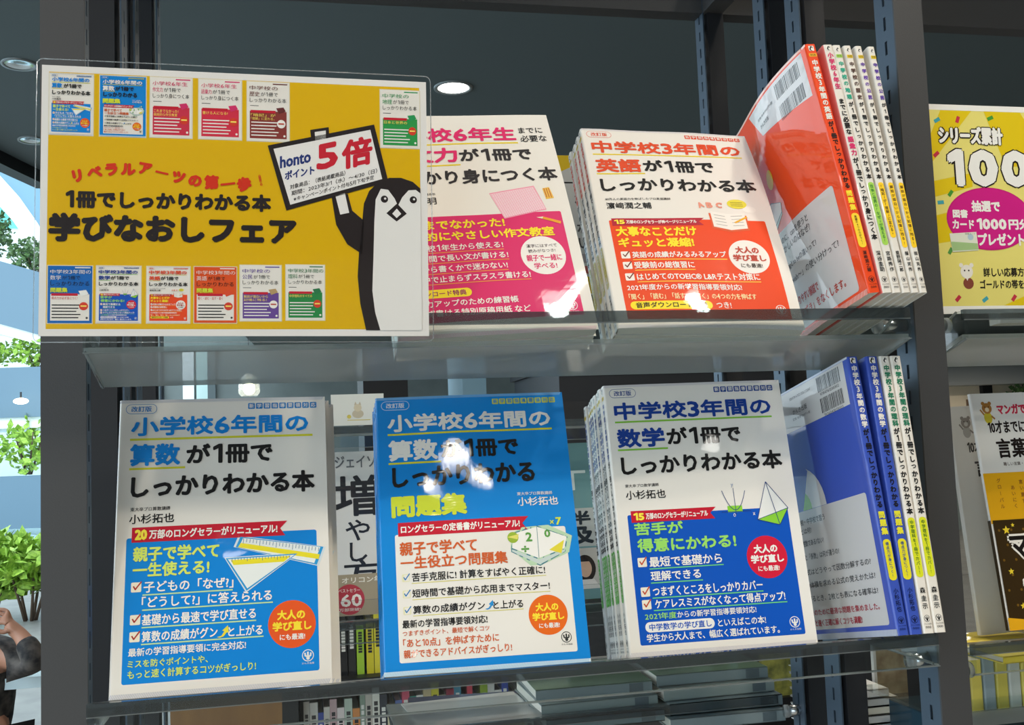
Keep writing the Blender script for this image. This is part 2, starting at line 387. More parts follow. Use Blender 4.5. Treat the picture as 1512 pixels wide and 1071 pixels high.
def cover_arith_drill():
    a = Art(148, 210); B = '0a86d6'
    head_marks(a, 'dfe4e8', B, 'cfd24a', B); a.items = [it for it in a.items]
    hatch(a, '9ccbe8', 0, 3.2, base='d6e6f0'); hatch(a, '9ccbe8', 207.8, 210)
    a.text('小学校6年間の', 8.7, 181.1, 136.2, 195.6, WH, .05); a.grid(8.7, 178.4, 136.7, 179.9, 'd9d531', 2)
    a.text('算数', 8.7, 157.4, 46.5, 174.5, WH, .055); a.text('が1冊で', 48.5, 158, 108.7, 173.5, INK, .055); a.grid(8.6, 155, 48.5, 156.5, 'd9d531', 2)
    a.text('しっかりわかる', 10.8, 136.4, 119.6, 152.7, INK, .055); a.text('問題集', 9.3, 113.2, 66, 130.4, 'd6e03c', .07)
    a.text('東大卒プロ算数講師', 104.4, 125.6, 131.6, 128.3, WH, .01); a.text('小杉拓也', 104.2, 117.4, 135.7, 124.2, WH, .025)
    a.grid(11.2, 8.6, 139, 100.6, WH, 1, 1.6)
    banner(a, 13.7, 99.2, 111.5, 109.4, 'c81d33', None, 'ロングセラーの定番書がリニューアル!')
    O = 'd4602c'
    a.text('親子で学べて', 14.3, 84.6, 71.3, 95, O, .035); a.text('一生役立つ問題集', 14.5, 74.6, 93.3, 84, O, .035)
    for y in (65.6, 53.8, 42): check(a, 15.2, y, 5.6, 'e6e2b8', '2a78b8'); a.grid(15.8, y+.6, 20.2, y+5, WH, 3)
    for t, x0, y0, x1, y1 in (('苦手克服に! 計算をすばやく正確に!', 22.4, 65.3, 120.5, 71.6), ('短時間で基礎から応用までマスター!', 22.1, 53.7, 122.9, 59.8), ('算数の成績がグン', 22.1, 42, 74, 48), ('と上がる', 80, 42, 102, 47.8)):
        a.text(t, x0, y0, x1, y1, INK, .025)
    a.poly([(74, 42.4), (76.5, 43), (78, 45), (76.8, 45.6), (80, 48.6), (80.4, 44.2), (79.2, 44.5), (77.4, 42.4), (75.6, 41.8)], '2a8fd0', 4)
    for x0, y, x1 in ((22, 64.2, 121), (22, 52.4, 123), (22, 40.8, 102)): a.grid(x0, y-.25, x1, y+.25, 'd8d060', 3)
    a.text('最新の学習指導要領対応!', 14.1, 32.4, 75.1, 38.2, INK, .025); a.text('つまずきポイント、最短で解くコツ', 14, 26.9, 76.1, 30.8, O, .015)
    a.text('「あと10点」を伸ばすために', 14.1, 19, 82.5, 25, O, .025); a.text('親ができるアドバイスがぎっしり!', 14.2, 11.6, 91.3, 17.4, O, .025)
    badge(a, 119.7, 35.6, 14.4, 'ea6a1c', 'ffe23a', 'f6f2ea'); press_mark(a, 131.6, 19, 3.9, '3a3a3a', WH)
    a.poly([(96, 85), (98, 97), (106, 101), (126, 102), (143.5, 93), (140, 80.5), (119, 72.4), (110, 72)], 'bcd8b4', 3)
    open_book(a, 121, 89.5, .95, '3f7f8a')
    a.text('2', 108, 90, 113, 97, '5f9f48', .06, 6); a.text('0', 122.4, 92.5, 127, 98.4, '5f9f48', .06, 6); a.text('÷', 104, 82, 110, 87, '5f9f48', .06, 6)
    a.poly([(125, 83), (137, 90), (134, 80)], 'e8d840', 6); a.disc(98.5, 93.6, 4.2, '9cb83c', 5, 20); a.poly([(94, 94), (103, 96), (102, 92)], 'e6e070', 6)
    a.text('7', 132, 101.6, 136.4, 107.6, 'cfe04a', .06); a.text('×', 127.6, 102.6, 130.6, 105.6, 'cfe04a', .06)
    return a

def white_cover(acc, ul, t1, t2, t2b, t3, who, name, boxc, ban, lines, bad, boxtop=105.6, sq=None):
    a = Art(148, 210)
    head_marks(a, sq or acc, WH); hatch(a, 'c2bfcb'); hatch(a, 'c2bfcb', 208, 210)
    a.text(t1, 6.8, 181.1, 137.6, 195.6, acc, .05); a.grid(6.8, 178.8, 137.4, 180.2, ul, 2)
    a.text(t2, 7.1, 158.5, 45.8, 174.2, acc, .055); a.text(t2b, 47.5, 159.1, 108.9, 173.6, INK, .055); a.grid(6.9, 156.3, 47.6, 157.7, ul, 2)
    a.text(t3, 8.1, 136.6, 140.5, 152, INK, .05)
    a.text(who[0], 9.6, 127, 9.6+who[1], 129.6, INK, .01); a.text(name[0], 9.4, 117.6, 9.4+name[1], 124.6, INK, .02)
    a.grid(9, 8, 139.2, boxtop, boxc, 1, 1.4)
    if ban: banner(a, *ban)
    for t, x0, y0, x1, y1, c, b in lines: a.text(t, x0, y0, x1, y1, c, b)
    if bad: badge(a, *bad)
    press_mark(a, 131.7, 17.4, 4.2, 'f0ece4', boxc)
    return a

def cover_math():
    G = '9fe06a'; W = 'f4f0e8'
    a = white_cover('1b3f92', '86c440', '中学校3年間の', '数学', 'が1冊で', 'しっかりわかる本', ('東大卒プロ数学講師', 27), ('小杉拓也', 32), '0c55bd',
        (11.9, 99.6, 80.5, 108.6, 'c81d33', '15', '万部のロングセラーがリニューアル'),
        [('苦手が', 13.4, 89.5, 52.3, 99.2, G, .05), ('得意にかわる!', 14.3, 76.4, 93.4, 87.2, G, .05), ('最短で基礎から', 22.3, 65, 80.3, 72.8, W, .03), ('理解できる', 22.3, 54.6, 62, 62, W, .03),
         ('つまずくところをしっかりカバー', 22.7, 43.2, 110, 50.4, W, .03), ('ケアレスミスがなくなって得点アップ!', 23.3, 34, 127, 41, W, .03), ('2021年度', 14.6, 26.2, 39, 31.2, G, .02), ('からの新学習指導要領対応!', 39.6, 26.2, 102.3, 31.2, W, .02),
         ('といえばこの本!', 70.5, 17.6, 108.8, 23.6, W, .025), ('学生から大人まで、幅広く選ばれています。', 14.2, 10, 118.7, 16, W, .025)],
        (116.8, 67.6, 16.4, 'd81f3c', 'f6f2ea', 'f6f2ea'), sq='2a4a90')
    for y in (65.6, 43.4, 34): check(a, 13.4, y, 7, 'f0ead6', 'c8502e')
    for x0, y, x1 in ((22, 63.8, 81), (22, 53.2, 63), (22, 42, 110), (22, 32.8, 128)): a.grid(x0, y-.4, x1, y+.4, '6fd07a', 3)
    a.grid(14, 17, 68, 24.6, W, 3, 3.7); a.text('中学数学の学び直し', 17, 18.2, 65.5, 23.4, '0c55bd', .025)
    a.poly([(123.9, 126.4), (113.2, 96.8), (131, 91.9), (139.6, 104.8)], 'f1f0ea', 3); a.poly([(113.4, 97), (131, 91.9), (139.6, 104.8), (127, 101)], '8fd43c', 4)
    for p, q in (((123.9, 126.4), (113.2, 96.8)), ((123.9, 126.4), (131, 91.9)), ((123.9, 126.4), (139.6, 104.8)), ((113.2, 96.8), (131, 91.9)), ((131, 91.9), (139.6, 104.8)), ((113.2, 96.8), (139.6, 104.8))): a.line(*p, *q, .5, '27407c', 6)
    a.grid(90, 103.6, 102, 108.6, '8fd43c', 3)
    a.path([(86.9+i*1.9, 105.2+.17*(i*1.9-9.6)**2) for i in range(11)], .5, '27407c', 5); a.line(96.5, 101, 96.5, 122.5, .4, '27407c', 5); a.line(85, 104, 109, 104, .4, '27407c', 5)
    a.text('y', 95, 123, 97, 126, '8a9ab8', .02); a.text('O', 94, 100, 96, 102.6, W, .02); a.text('x', 110, 100.4, 112, 102.6, W, .02)
    return a

def cover_english():
    Y = 'ffe52e'; W = 'f8f2ea'; O = 'ee4b1e'
    a = white_cover('e2502c', 'e9d22c', '中学校3年間の', '英語', 'が1冊で', 'しっかりわかる本', ('80万人の英語力を伸ばしたプロ英語講師', 54), ('濵﨑潤之輔', 37), O,
        (11.2, 99.6, 87.5, 107.4, 'b8263a', '15', '万部のロングセラーが神ページリニューアル'),
        [('大事なことだけ', 12.8, 88.2, 78.4, 98.6, Y, .05), ('ギュッと凝縮!', 13, 77, 74, 86.8, Y, .05), ('英語の成績がみるみるアップ', 22, 66.2, 98, 72.6, W, .03), ('受験前の総復習に', 22, 55.6, 70, 62.4, W, .03),
         ('はじめてのTOEIC® L&Rテスト対策に', 22.2, 44.2, 121, 51, W, .03), ('2021年度からの新学習指導要領対応!', 13, 34.6, 104, 40.4, W, .025), ('「聞く」「読む」「話す」「書く」の4つの力を伸ばす', 13, 26, 114, 31.6, 'ffe9b0', .02), ('つき!', 80, 17.6, 92, 23.6, W, .025)],
        (116.8, 67.6, 16.8, 'f4efe8', 'c04a3a', '5a4a44'))
    for y in (66, 55.6, 44.4): check(a, 13.4, y, 7, 'f6f0e6', '7a3a30')
    for x0, y, x1 in ((22, 64.6, 98), (22, 54.2, 70), (22, 42.8, 121)): a.grid(x0, y-.35, x1, y+.35, 'ffd24a', 3)
    a.grid(13, 16.8, 77, 24.4, Y, 3, 3.7); a.text('音声ダウンロード特典', 17, 18, 73, 23.4, '3a2a20', .03)
    a.poly([(92.4, 113), (92.6, 96), (107, 92.6), (124, 95), (124.4, 111), (109, 109)], 'e0603a', 3); a.poly([(94, 115), (94, 98), (108, 94.6), (108.4, 112)], 'f4efe6', 4); a.poly([(108.4, 112), (123, 113), (122.6, 97), (108, 94.6)], 'f4efe6', 4)
    for i in range(4): a.line(96.5, 111-i*3.4, 105.5, 109.2-i*3.4, .4, '8a8a88', 5); a.line(110.5, 109.4-i*3.4, 120.5, 110.4-i*3.4, .4, '8a8a88', 5)
    a.poly([(112, 103), (124, 110), (125, 108.6), (113.4, 102)], 'eab02c', 6)
    a.disc(119, 123.4, 8.4, 'e6d83a', 4, 28, 5.2); a.disc(128.6, 117.6, 5.6, 'f4efe6', 3, 24, 3.6)
    for i in range(3): a.line(113.6, 125-i*1.8, 124, 125-i*1.8, .4, '6a6420', 5)
    for ch, x in (('A', 85), ('B', 92.4), ('C', 100.6)): a.text(ch, x, 118.6, x+5.4, 125, 'ea9a84', .1, rot=.25-(x-85)*.03)
    return a

def cover_essay():
    Y = 'ffe52e'; W = 'f8f2ea'; P = 'e02c6c'
    a = Art(148, 210); hatch(a, 'eab4c4'); 
    a.text('小学校6年生', 6, 181.4, 117.8, 196.4, P, .05); a.text('までに', 121, 189.2, 141, 195.4, INK, .02); a.text('必要な', 121, 179.6, 143, 186.8, INK, .02); a.grid(6, 178.4, 118.5, 179.8, 'e9d22c', 2)
    a.text('作文力', 6, 160, 67, 175.6, P, .055); a.text('が1冊で', 68.2, 160, 127, 173.4, '2e2a2c', .055); a.grid(6, 156.6, 68, 158, 'e9d22c', 2)
    a.text('しっかり身につく本', 8, 137.6, 144, 152.4, '2e2a2c', .045); a.text('安藤英明', 10, 118.6, 44, 125.6, INK, .02); a.text('プロ作文講師', 14, 127.6, 44, 130, INK, .01)
    a.grid(9, 12.6, 139.4, 107, P, 1, 1.4)
    a.text('これまでなかった!', 11, 94.6, 93.4, 103, Y, .045); a.text('画期的にやさしい作文教室', 11, 83.8, 130.6, 92.6, Y, .045)
    for t, y0, x1 in (('小学校1年生から使える!', 74.8, 88.6), ('短時間で長い文が書ける!', 65.4, 91), ('何から書くかで迷わない!', 56, 89), ('途中で止まらずスラスラ書ける!', 46.8, 105)):
        a.text(t, 18, y0, x1, y0+6, W, .025); a.grid(18, y0-1.6, x1, y0-1, 'f4a43c', 3); check(a, 11, y0, 5.6, 'f6f0e6', P)
    a.grid(11, 33.6, 58.6, 41, Y, 3, 3.6); a.text('ダウンロード特典', 14, 34.9, 54.6, 39.8, 'a03060', .03)
    a.text('語彙力アップのための練習帳', 11, 25.8, 92, 31.6, W, .025); a.text('迷わず書ける特別原稿用紙 など', 11, 17.4, 100, 23.4, W, .025)
    a.disc(118, 66.4, 17.4, 'f6f1ea', 3, 40)
    a.text('漢字にはすべて', 106, 73.4, 130, 76.6, '5a4448', .01); a.text('読みがなつき!', 107, 68.8, 128, 72, '5a4448', .01); a.text('親子で一緒に', 104.4, 61, 132, 67, P, .03); a.text('学べる!', 109, 54, 127, 59.6, P, .03)
    a.poly([(86, 127.5), (122.6, 133), (128.5, 108.8), (94, 102)], 'f2a0b4', 3)
    for i in range(20):
        t = (i+.5)/20; a.line(86.6+t*7.4, 126.6-t*23.6, 121.8+t*6.2, 131.8-t*22, .5, 'fbe6ea', 4)
        a.line(87.4+t*34.4, 126.4+t*5.2, 94.4+t*33.6, 103+t*6.4, .3, 'fbe6ea', 4)
    a.poly([(129, 130), (134.6, 131), (136.6, 120), (130, 119)], 'f0c04a', 4)
    for i in range(3): a.line(130.2+i*1.9, 130, 131+i*1.9, 120.6, .6, 'b8503a', 5)
    a.poly([(120, 101), (123.4, 100), (137, 94.6), (137.8, 97), (124.4, 102)], 'f0a42c', 5); a.poly([(119, 101.6), (123.4, 100), (124.4, 102)], 'f4e4c8', 6)
    press_mark(a, 131.6, 21, 4.2, 'f6e8ec', P)
    return a

def mini_cover(acc, boxc, lines, drill=False, extra=None):      # small printed pictures of sister titles
    a = Art(148, 210); bgc = boxc if drill else WH
    a.grid(0, 0, 148, 210, bgc, 0, step=60); tc = WH if drill else acc
    a.text(lines[0], 8, 181, 60+12*len(lines[0]), 196, tc, 0); a.text(lines[1], 8, 158, 44, 175, tc, 0); a.text('が1冊で', 48, 159, 108, 174, INK, 0); a.text(lines[2], 9, 137, 138, 153, INK, 0)
    a.grid(90, 202, 142, 206, tc, 1, step=60); a.grid(10, 124, 40, 126, INK, 1, step=60)
    if drill: a.text('問題集', 9, 112, 66, 130, 'd6e03c', .05)
    bc, t1, t2 = (WH, 'c8402c', INK) if drill else (boxc, 'ffe66a', 'f0ece4')
    a.grid(9, 9, 139, 106, bc, 1, step=80); a.grid(12, 100, 100, 109, 'c81d33', 2, step=80)
    a.text(lines[3], 13, 86, 100, 97, t1, 0)
    if len(lines) > 4: a.text(lines[4], 13, 74, 96, 84, t1, 0)
    for i in range(5): a.grid(14, 64-i*11.5, 110-7*(i % 3), 68-i*11.5, t2, 2, step=120)
    a.disc(120, 62, 15, 'f4efe8' if boxc in ('e02c6c', '8a3a34', '6a4a98') else 'd8402c', 3, 20); a.grid(110, 60, 130, 65, 'ffe66a' if boxc not in ('e02c6c', '8a3a34', '6a4a98') else 'c04a3a', 4)
    a.poly([(102, 118), (128, 122), (136, 108), (112, 98)], extra or acc, 3); a.disc(131, 19, 4, 'f0ece4' if not drill else '444444', 3, 14)
    return a

def small_bird(a, x, y, k, body='141214'):                       # plain black and white bird mark at the head of a spine
    a.grid(x-2.6*k, y-2.6*k, x+2.6*k, y+2.6*k, 'f2eee6', 3, .5*k); a.disc(x-.3*k, y-.7*k, 1.7*k, body, 4, 16, 1.9*k); a.disc(x+.1*k, y+1.1*k, 1.25*k, body, 4, 14)
    a.poly([(x+1.0*k, y+1.5*k), (x+2.1*k, y+1.0*k), (x+1.0*k, y+.7*k)], body, 4); a.disc(x+.3*k, y-.9*k, 1.0*k, 'f2eee6', 5, 14, 1.4*k); a.disc(x+.45*k, y+1.3*k, .35*k, 'f2eee6', 5, 10)

def spine_art(t, parts, lab, author, numc=INK, bandc=None, drill=False, edition='e8c62c', fs=None):
    a = Art(t, 210); x = t/2; k = t/9; w_ = fs or t*.66
    small_bird(a, x, 206 if edition else 206.8, k*.82)
    if edition: a.grid(x-t*.36, 198.6, x+t*.36, 201.6, edition, 3, .6); a.text('改訂版', x-t*.25, 199.2, x+t*.25, 201, INK, 0)
    for s, y1, y0, c in parts: a.vtext(s, x, y1, y0, w_, c, .06)
    if lab:
        s, y1, y0, bc, tc = lab; a.grid(x-t*.34, y0, x+t*.34, y1, bc, 3, t*.3); a.vtext(s, x, y1-2, y0+2, w_*.72, tc, .03)
    a.vtext(author, x, 33.5, 16.5, w_*.8, numc, .02); press_mark(a, x, 10.6, t*.27, numc, bandc or WH, False); a.text('かんき出版', x-t*.33, 6.2, x+t*.33, 7.2, numc, 0); a.text('000', x-t*.25, 3.6, x+t*.25, 5.2, numc, 0)
    return a

# ------------------------------------------------------------------ books
def make_book(name, label, cat, t, front=None, spine=None, back=None, cf=WH, cs=WH, cb=WH, w=148, h=210, bow=.0012, rip=.00012, bow_back=None, group=None, cv=.0006, obi=None):
    W, H, T, r = w/1000, h/1000, t/1000, min(.0018, t/3000)
    ph = random.random()*6
    def fb(u, v):                       # how far the front cover stands proud of its flat plane
        a_ = min(1, max(0, u/W)); b_ = v/H
        return bow*4*a_*(1-a_)*(.6+.4*math.sin(3*b_+ph)) + cv*a_*4*b_*(1-b_) + rip*math.sin(u*70+ph)*math.sin(v*55+ph*2)*min(1, u/.02)
    bb = bow_back or (lambda u, v: 0)
    FM = lambda u, v, hh: (u-W/2, -hh-fb(u, v), v)
    BMp = lambda u, v, hh: (u-W/2, T+hh+bb(u, v), v)
    SM = lambda s_, v, hh: (-W/2-hh, T-s_, v)      # s runs left to right when looking at the spine
    root = thing(name, label, cat, group=group)
    mb = MB()
    secs = []                           # (point function, colour) along the wrap: front edge, spine, back edge
    nu = 36
    for i in range(nu+1): secs.append((('f', W-(W-r)*i/nu), cf))
    for i in range(1, 5): secs.append((('a', i*math.pi/8), cf if i < 3 else cs))
    for i in range(1, 4): secs.append((('s', r+(T-2*r)*i/3), cs))
    for i in range(1, 5): secs.append((('b', i*math.pi/8), cs if i < 3 else cb))
    nb = 24
    for i in range(1, nb+1): secs.append((('k', r+(W-r)*i/nb), cb))
    nv = 32
    def pt(sec, v):
        k, q = sec
        if k == 'f': return FM(q, v, 0)
        if k == 'a': return (-W/2+r-r*math.sin(q), r-r*math.cos(q)-fb(r, v)*math.cos(q), v)
        if k == 's': return (-W/2, q, v)
        if k == 'b': return (-W/2+r-r*math.cos(q), T-r+r*math.sin(q), v)
        return BMp(q, v, 0)
    for i in range(len(secs)-1):
        vs = []
        for j in range(nv+1): vs += [pt(secs[i][0], H*j/nv), pt(secs[i+1][0], H*j/nv)]
        mb.add(vs, [(2*j, 2*j+2, 2*j+3, 2*j+1) for j in range(nv)], ink(secs[i+1][1]), True)
    if front: front.emit(mb, FM)
    if spine: spine.emit(mb, SM)
    if back: back.emit(mb, lambda u, v, hh: BMp(W-u, v, hh))     # back print runs left to right seen from behind
    me = mb.mesh('cover')
    # weld strips so the wrap shades as one sheet
    o = bpy.data.objects.new('cover', me); COL.objects.link(o); o.parent = root
    pg = MB(); n = 16; e = .0004; vs = []
    for i in range(n+1):
        u = .0012+(W-.0026)*i/n
        for j in range(5):
            v = .0005+(H-.001)*j/4
            vs += [(u-W/2, e-fb(u, v), v), (u-W/2, T-e+bb(u, v), v)]
    fs = []
    I = lambda i, j, k: (i*5+j)*2+k
    for i in range(n):
        for j in range(4): fs += [(I(i, j, 0), I(i+1, j, 0), I(i+1, j+1, 0), I(i, j+1, 0)), (I(i, j, 1), I(i, j+1, 1), I(i+1, j+1, 1), I(i+1, j, 1))]
        fs += [(I(i, 0, 0), I(i, 0, 1), I(i+1, 0, 1), I(i+1, 0, 0)), (I(i, 4, 0), I(i+1, 4, 0), I(i+1, 4, 1), I(i, 4, 1))]
    for j in range(4): fs += [(I(0, j, 0), I(0, j+1, 0), I(0, j+1, 1), I(0, j, 1)), (I(n, j, 0), I(n, j, 1), I(n, j+1, 1), I(n, j+1, 0))]
    pg.add(vs, fs, PAGES); pg.build('page_block', root)
    if obi:
        ob = MB(); oh, oc, oart = obi
        vs = []; K = 24
        for j in range(9):
            for i in range(K+1): vs.append(FM(r+(W-r)*i/K, oh*j/8, .0006))
        ob.add(vs, [(j*(K+1)+i, j*(K+1)+i+1, (j+1)*(K+1)+i+1, (j+1)*(K+1)+i) for j in range(8) for i in range(K)], ink(oc), True)
        ob.add([(-W/2-.0004, 0, 0), (-W/2-.0004, T, 0), (-W/2-.0004, T, oh), (-W/2-.0004, 0, oh)], [(3, 2, 1, 0)], ink(oc))
        oart.emit(ob, lambda u, v, hh: FM(u, v, .0006+hh)); ob.build('obi_band', root)
    return root
def put(root, loc, rot):
    root.matrix_world = Matrix.Translation((loc[0], loc[1], loc[2]+ZC)) @ rot.to_4x4(); return root

# ================================================================== the setting
CEIL = pbr('dark_ceiling', '586466', .75); WALLM = noisy('far_wall_paint', '76807e', '6c7675', 3, .8)
FLOORM = noisy('shop_floor', '8a8a86', '7c7c79', 6, .45); WHITEP = pbr('white_render', 'f4f6f6', .7)
mb = MB(); mb.box(-9, 16, -7, 14.4, -1.75, -1.55, FLOORM); struct('floor', mb)
mb = MB(); mb.prism([(-3.0, -7), (-2.4, 1.0), (-1.3307, 5.048), (-1.2413, 5.356), (-.9, 8), (-.5, 14.4), (16, 14.4), (16, -7)], 2, 1.4, 1.7, CEIL); struct('ceiling', mb)
mb = MB(); mb.box(-2.3, 16, 14, 14.25, -1.55, 3.0, WALLM); struct('wall_back', mb)
mb = MB(); mb.box(15.8, 16, -7, 14, -1.55, 1.4, WALLM); struct('wall_right', mb)
mb = MB(); mb.box(-3, 16, -7.2, -7, -1.55, 1.4, pbr('rear_wall_paint', 'a8a49c', .8)); struct('wall_front', mb)
mb = MB(); mb.prism([(-1.3307, 5.03), (-1.2413, 5.34), (-1.16, 5.34), (-1.25, 5.03)], 2, 1.34, 1.40, BLACK)
mb.prism([(-2.4, .98), (-1.3307, 5.03), (-1.25, 5.03), (-2.32, .98)], 2, 1.34, 1.40, BLACK); struct('trim_1', mb)
# bright slits of the glazed front beside the far wall
GLASSY = pbr('pale_glazing', 'b9d6d2', .2, coat=.5)
mb = MB()
for x0, x1, m in ((-2.02, -1.98, WHITEP), (-1.93, -1.80, GLASSY), (-1.80, -1.72, CEIL), (-1.47, -1.33, WHITEP), (-1.30, -1.16, GLASSY), (-1.16, -1.06, CEIL)): mb.box(x0, x1, 13.93, 14.0, -1.55, 1.35, m)
mb.box(-2.1, -1.0, 13.95, 14, .98+.37, 1.4, CEIL); struct('window_1', mb)
# upper gallery seen far right: ledges, cream walls, dark door openings
CREAM = pbr('cream_wall', 'd8cbb2', .8)
mb = MB(); mb.box(9, 15.7, 13.7, 14, .10, .60, CREAM); mb.box(9, 15.7, 13.3, 14, .60, .86, pbr('gallery_band', '8b9090', .6)); mb.box(9, 15.7, 13.2, 14, -.1, .10, WHITEP); struct('trim_2', mb)
mb = MB()
for x in (10.02, 10.75, 12.2): mb.box(x, x+.16, 13.62, 13.7, .10, .60, BLACK)
mb.box(9.78, 9.9, 13.62, 13.7, .22, .40, pbr('brown_notice', '6a5038', .7)); struct('door_1', mb)

# ------------------------------------------------------------------ ceiling fittings
LIT = pbr('lamp_diffuser', 'ffffff', .5, emit=((1, .96, .88), 14)); RIM = pbr('lamp_rim', '8d9496', .35, metal=.4); REFL = pbr('lamp_reflector', 'c8cccc', .15, metal=.9)
def downlight(x, y, label, lit, r=.06, watts=0, cone=120):
    t = thing('downlight', label, 'ceiling lamp', (x, y, 1.4), group='downlights in the dark ceiling')
    m = MB(); m.lathe([(r*.95, .012), (r*.95, -.004), (r*1.18, -.006), (r*1.2, .002)], RIM); m.build('trim_ring', t)
    m = MB()
    if lit: m.lathe([(.0001, -.001), (r*.95, -.001)], LIT)
    else: m.lathe([(.0001, -.001), (r*.3, -.0012), (r*.32, -.002), (r*.95, -.003)], REFL)
    m.build('diffuser' if lit else 'reflector', t)
    if watts:
        l = bpy.data.lights.new('lamp_beam', 'SPOT'); l.energy = watts; l.color = LAMP_COL; l.spot_size = R(cone); l.spot_blend = .5; l.shadow_soft_size = r*.7
        o = bpy.data.objects.new('lamp_beam', l); COL.objects.link(o); o.parent = t; o.location = (0, 0, -.02)
for i, (x, y, e, c) in enumerate(LAMPS):
    lab = 'lit round downlight glowing white in the dark ceiling above the pink book' if (x, y) == (.62, 3.89) else 'lit round downlight in the dark ceiling, %s' % (
        'above the middle of the book display', 'above the next bay of shelving', 'above the left post of the shelving', 'over the aisle in front of the display', 'over the aisle in front of the next bay', 'over the aisle near the window side', '', 'farther off over the right shelves', 'deep in the shop on the right', 'over the far gallery', 'deep in the shop behind the pendant', 'over the shelves to the right', 'added fill, second row back over the aisle', 'added fill over the aisle, right of its twin', 'added unseen to light the far bookcase')[i]
    downlight(x, y, lab, True, .1 if -2 < y < -.5 else .065, e, c)
downlight(-.94, 3.80, 'unlit silver downlight in the ceiling above the sign, left of the post', False, .05)
downlight(-1.115, 4.72, 'unlit downlight at the very edge of the dark ceiling by the window', False, .05)
t = thing('pendant_lamp', 'small glass pendant lamp glowing behind the shelf, above the white arithmetic book', 'pendant lamp', (-.455, 10, .54))
m = MB(); m.lathe([(.075, 0), (.10, .03), (.098, .10), (.08, .16), (.045, .20), (.012, .215)], clear('lamp_glass', (.93, .95, .92), .05, haze=.25)); m.build('glass_shade', t)
m = MB(); m.ball((0, 0, .07), (.055, .055, .06), pbr('pendant_bulb', 'fff0d0', .5, emit=((1, .9, .68), 9))); m.build('bulb', t)
m = MB(); m.bar((0, 0, .21), (0, 0, .86), .004, BLACK, 6); m.build('cord', t)

# ------------------------------------------------------------------ display shelving
def slotted_plate(mb, axis_x, y0, y1, z0, z1, side, ctr):           # steel face with rows of upright slots cut through
    x0, x1 = (axis_x, axis_x+.0015) if side < 0 else (axis_x-.0015, axis_x)
    hw = .0017
    mb.box(x0, x1, y0, ctr-hw, z0, z1, STRIP); mb.box(x0, x1, ctr+hw, y1, z0, z1, STRIP)
    z = z0
    while z < z1:
        mb.box(x0, x1, ctr-hw, ctr+hw, z, min(z+.0095, z1), STRIP); z += .021
shelf = thing('display_shelving', 'tall dark steel shop shelving with slotted posts that holds the clear trays', 'shelving', (.17, .95, -ZC))
base = Vector((.17, .95, -ZC))
def post(x0, x1, y0, y1, side, z1=.60):
    m = MB(); g = .0016; X0, X1 = (x0+g, x1) if side < 0 else (x0, x1-g)
    z0 = -ZC; y1_ = y1-.001
    m.box(X0+.004*(side < 0), X1-.004*(side > 0), y0, y1_, z0, z1, POSTSHADE if y0 > .8 else POST)
    if y0 < .8: m.box(x0, x1, y0-.0005, y0+.0015, z0, z1, POST)
    slotted_plate(m, x0 if side < 0 else x1, y0+.0015, y1, -.62, z1, side, (y0+y1)/2)
    m.build('post', shelf, (-base.x, -base.y, -base.z))
for y0, y1 in ((.744, .772), (.900, .930), (.975, 1.001), (1.135, 1.160)):
    post(.4898, .516, y0, y1, -1); post(-.1705, -.1415, y0, y1 if y0 > .8 else .760, 1)
for n_, b in (('back_beam', (-.25, 2.4, 1.137, 1.16, .5125, .62)), ('front_beam', (-.25, 2.4, .744, .765, .60, .68)), ('side_beam', (.4905, .5150, .766, 1.137, .5125, .60)), ('side_beam', (-.1695, -.1425, .766, 1.137, .5125, .60)), ('plinth', (-.17, 2.4, .76, 1.15, -ZC, -1.45))):
    m = MB(); m.box(*b, POST if 'beam' in n_ else BLACK); m.build(n_, shelf, (-base.x, -base.y, -base.z))

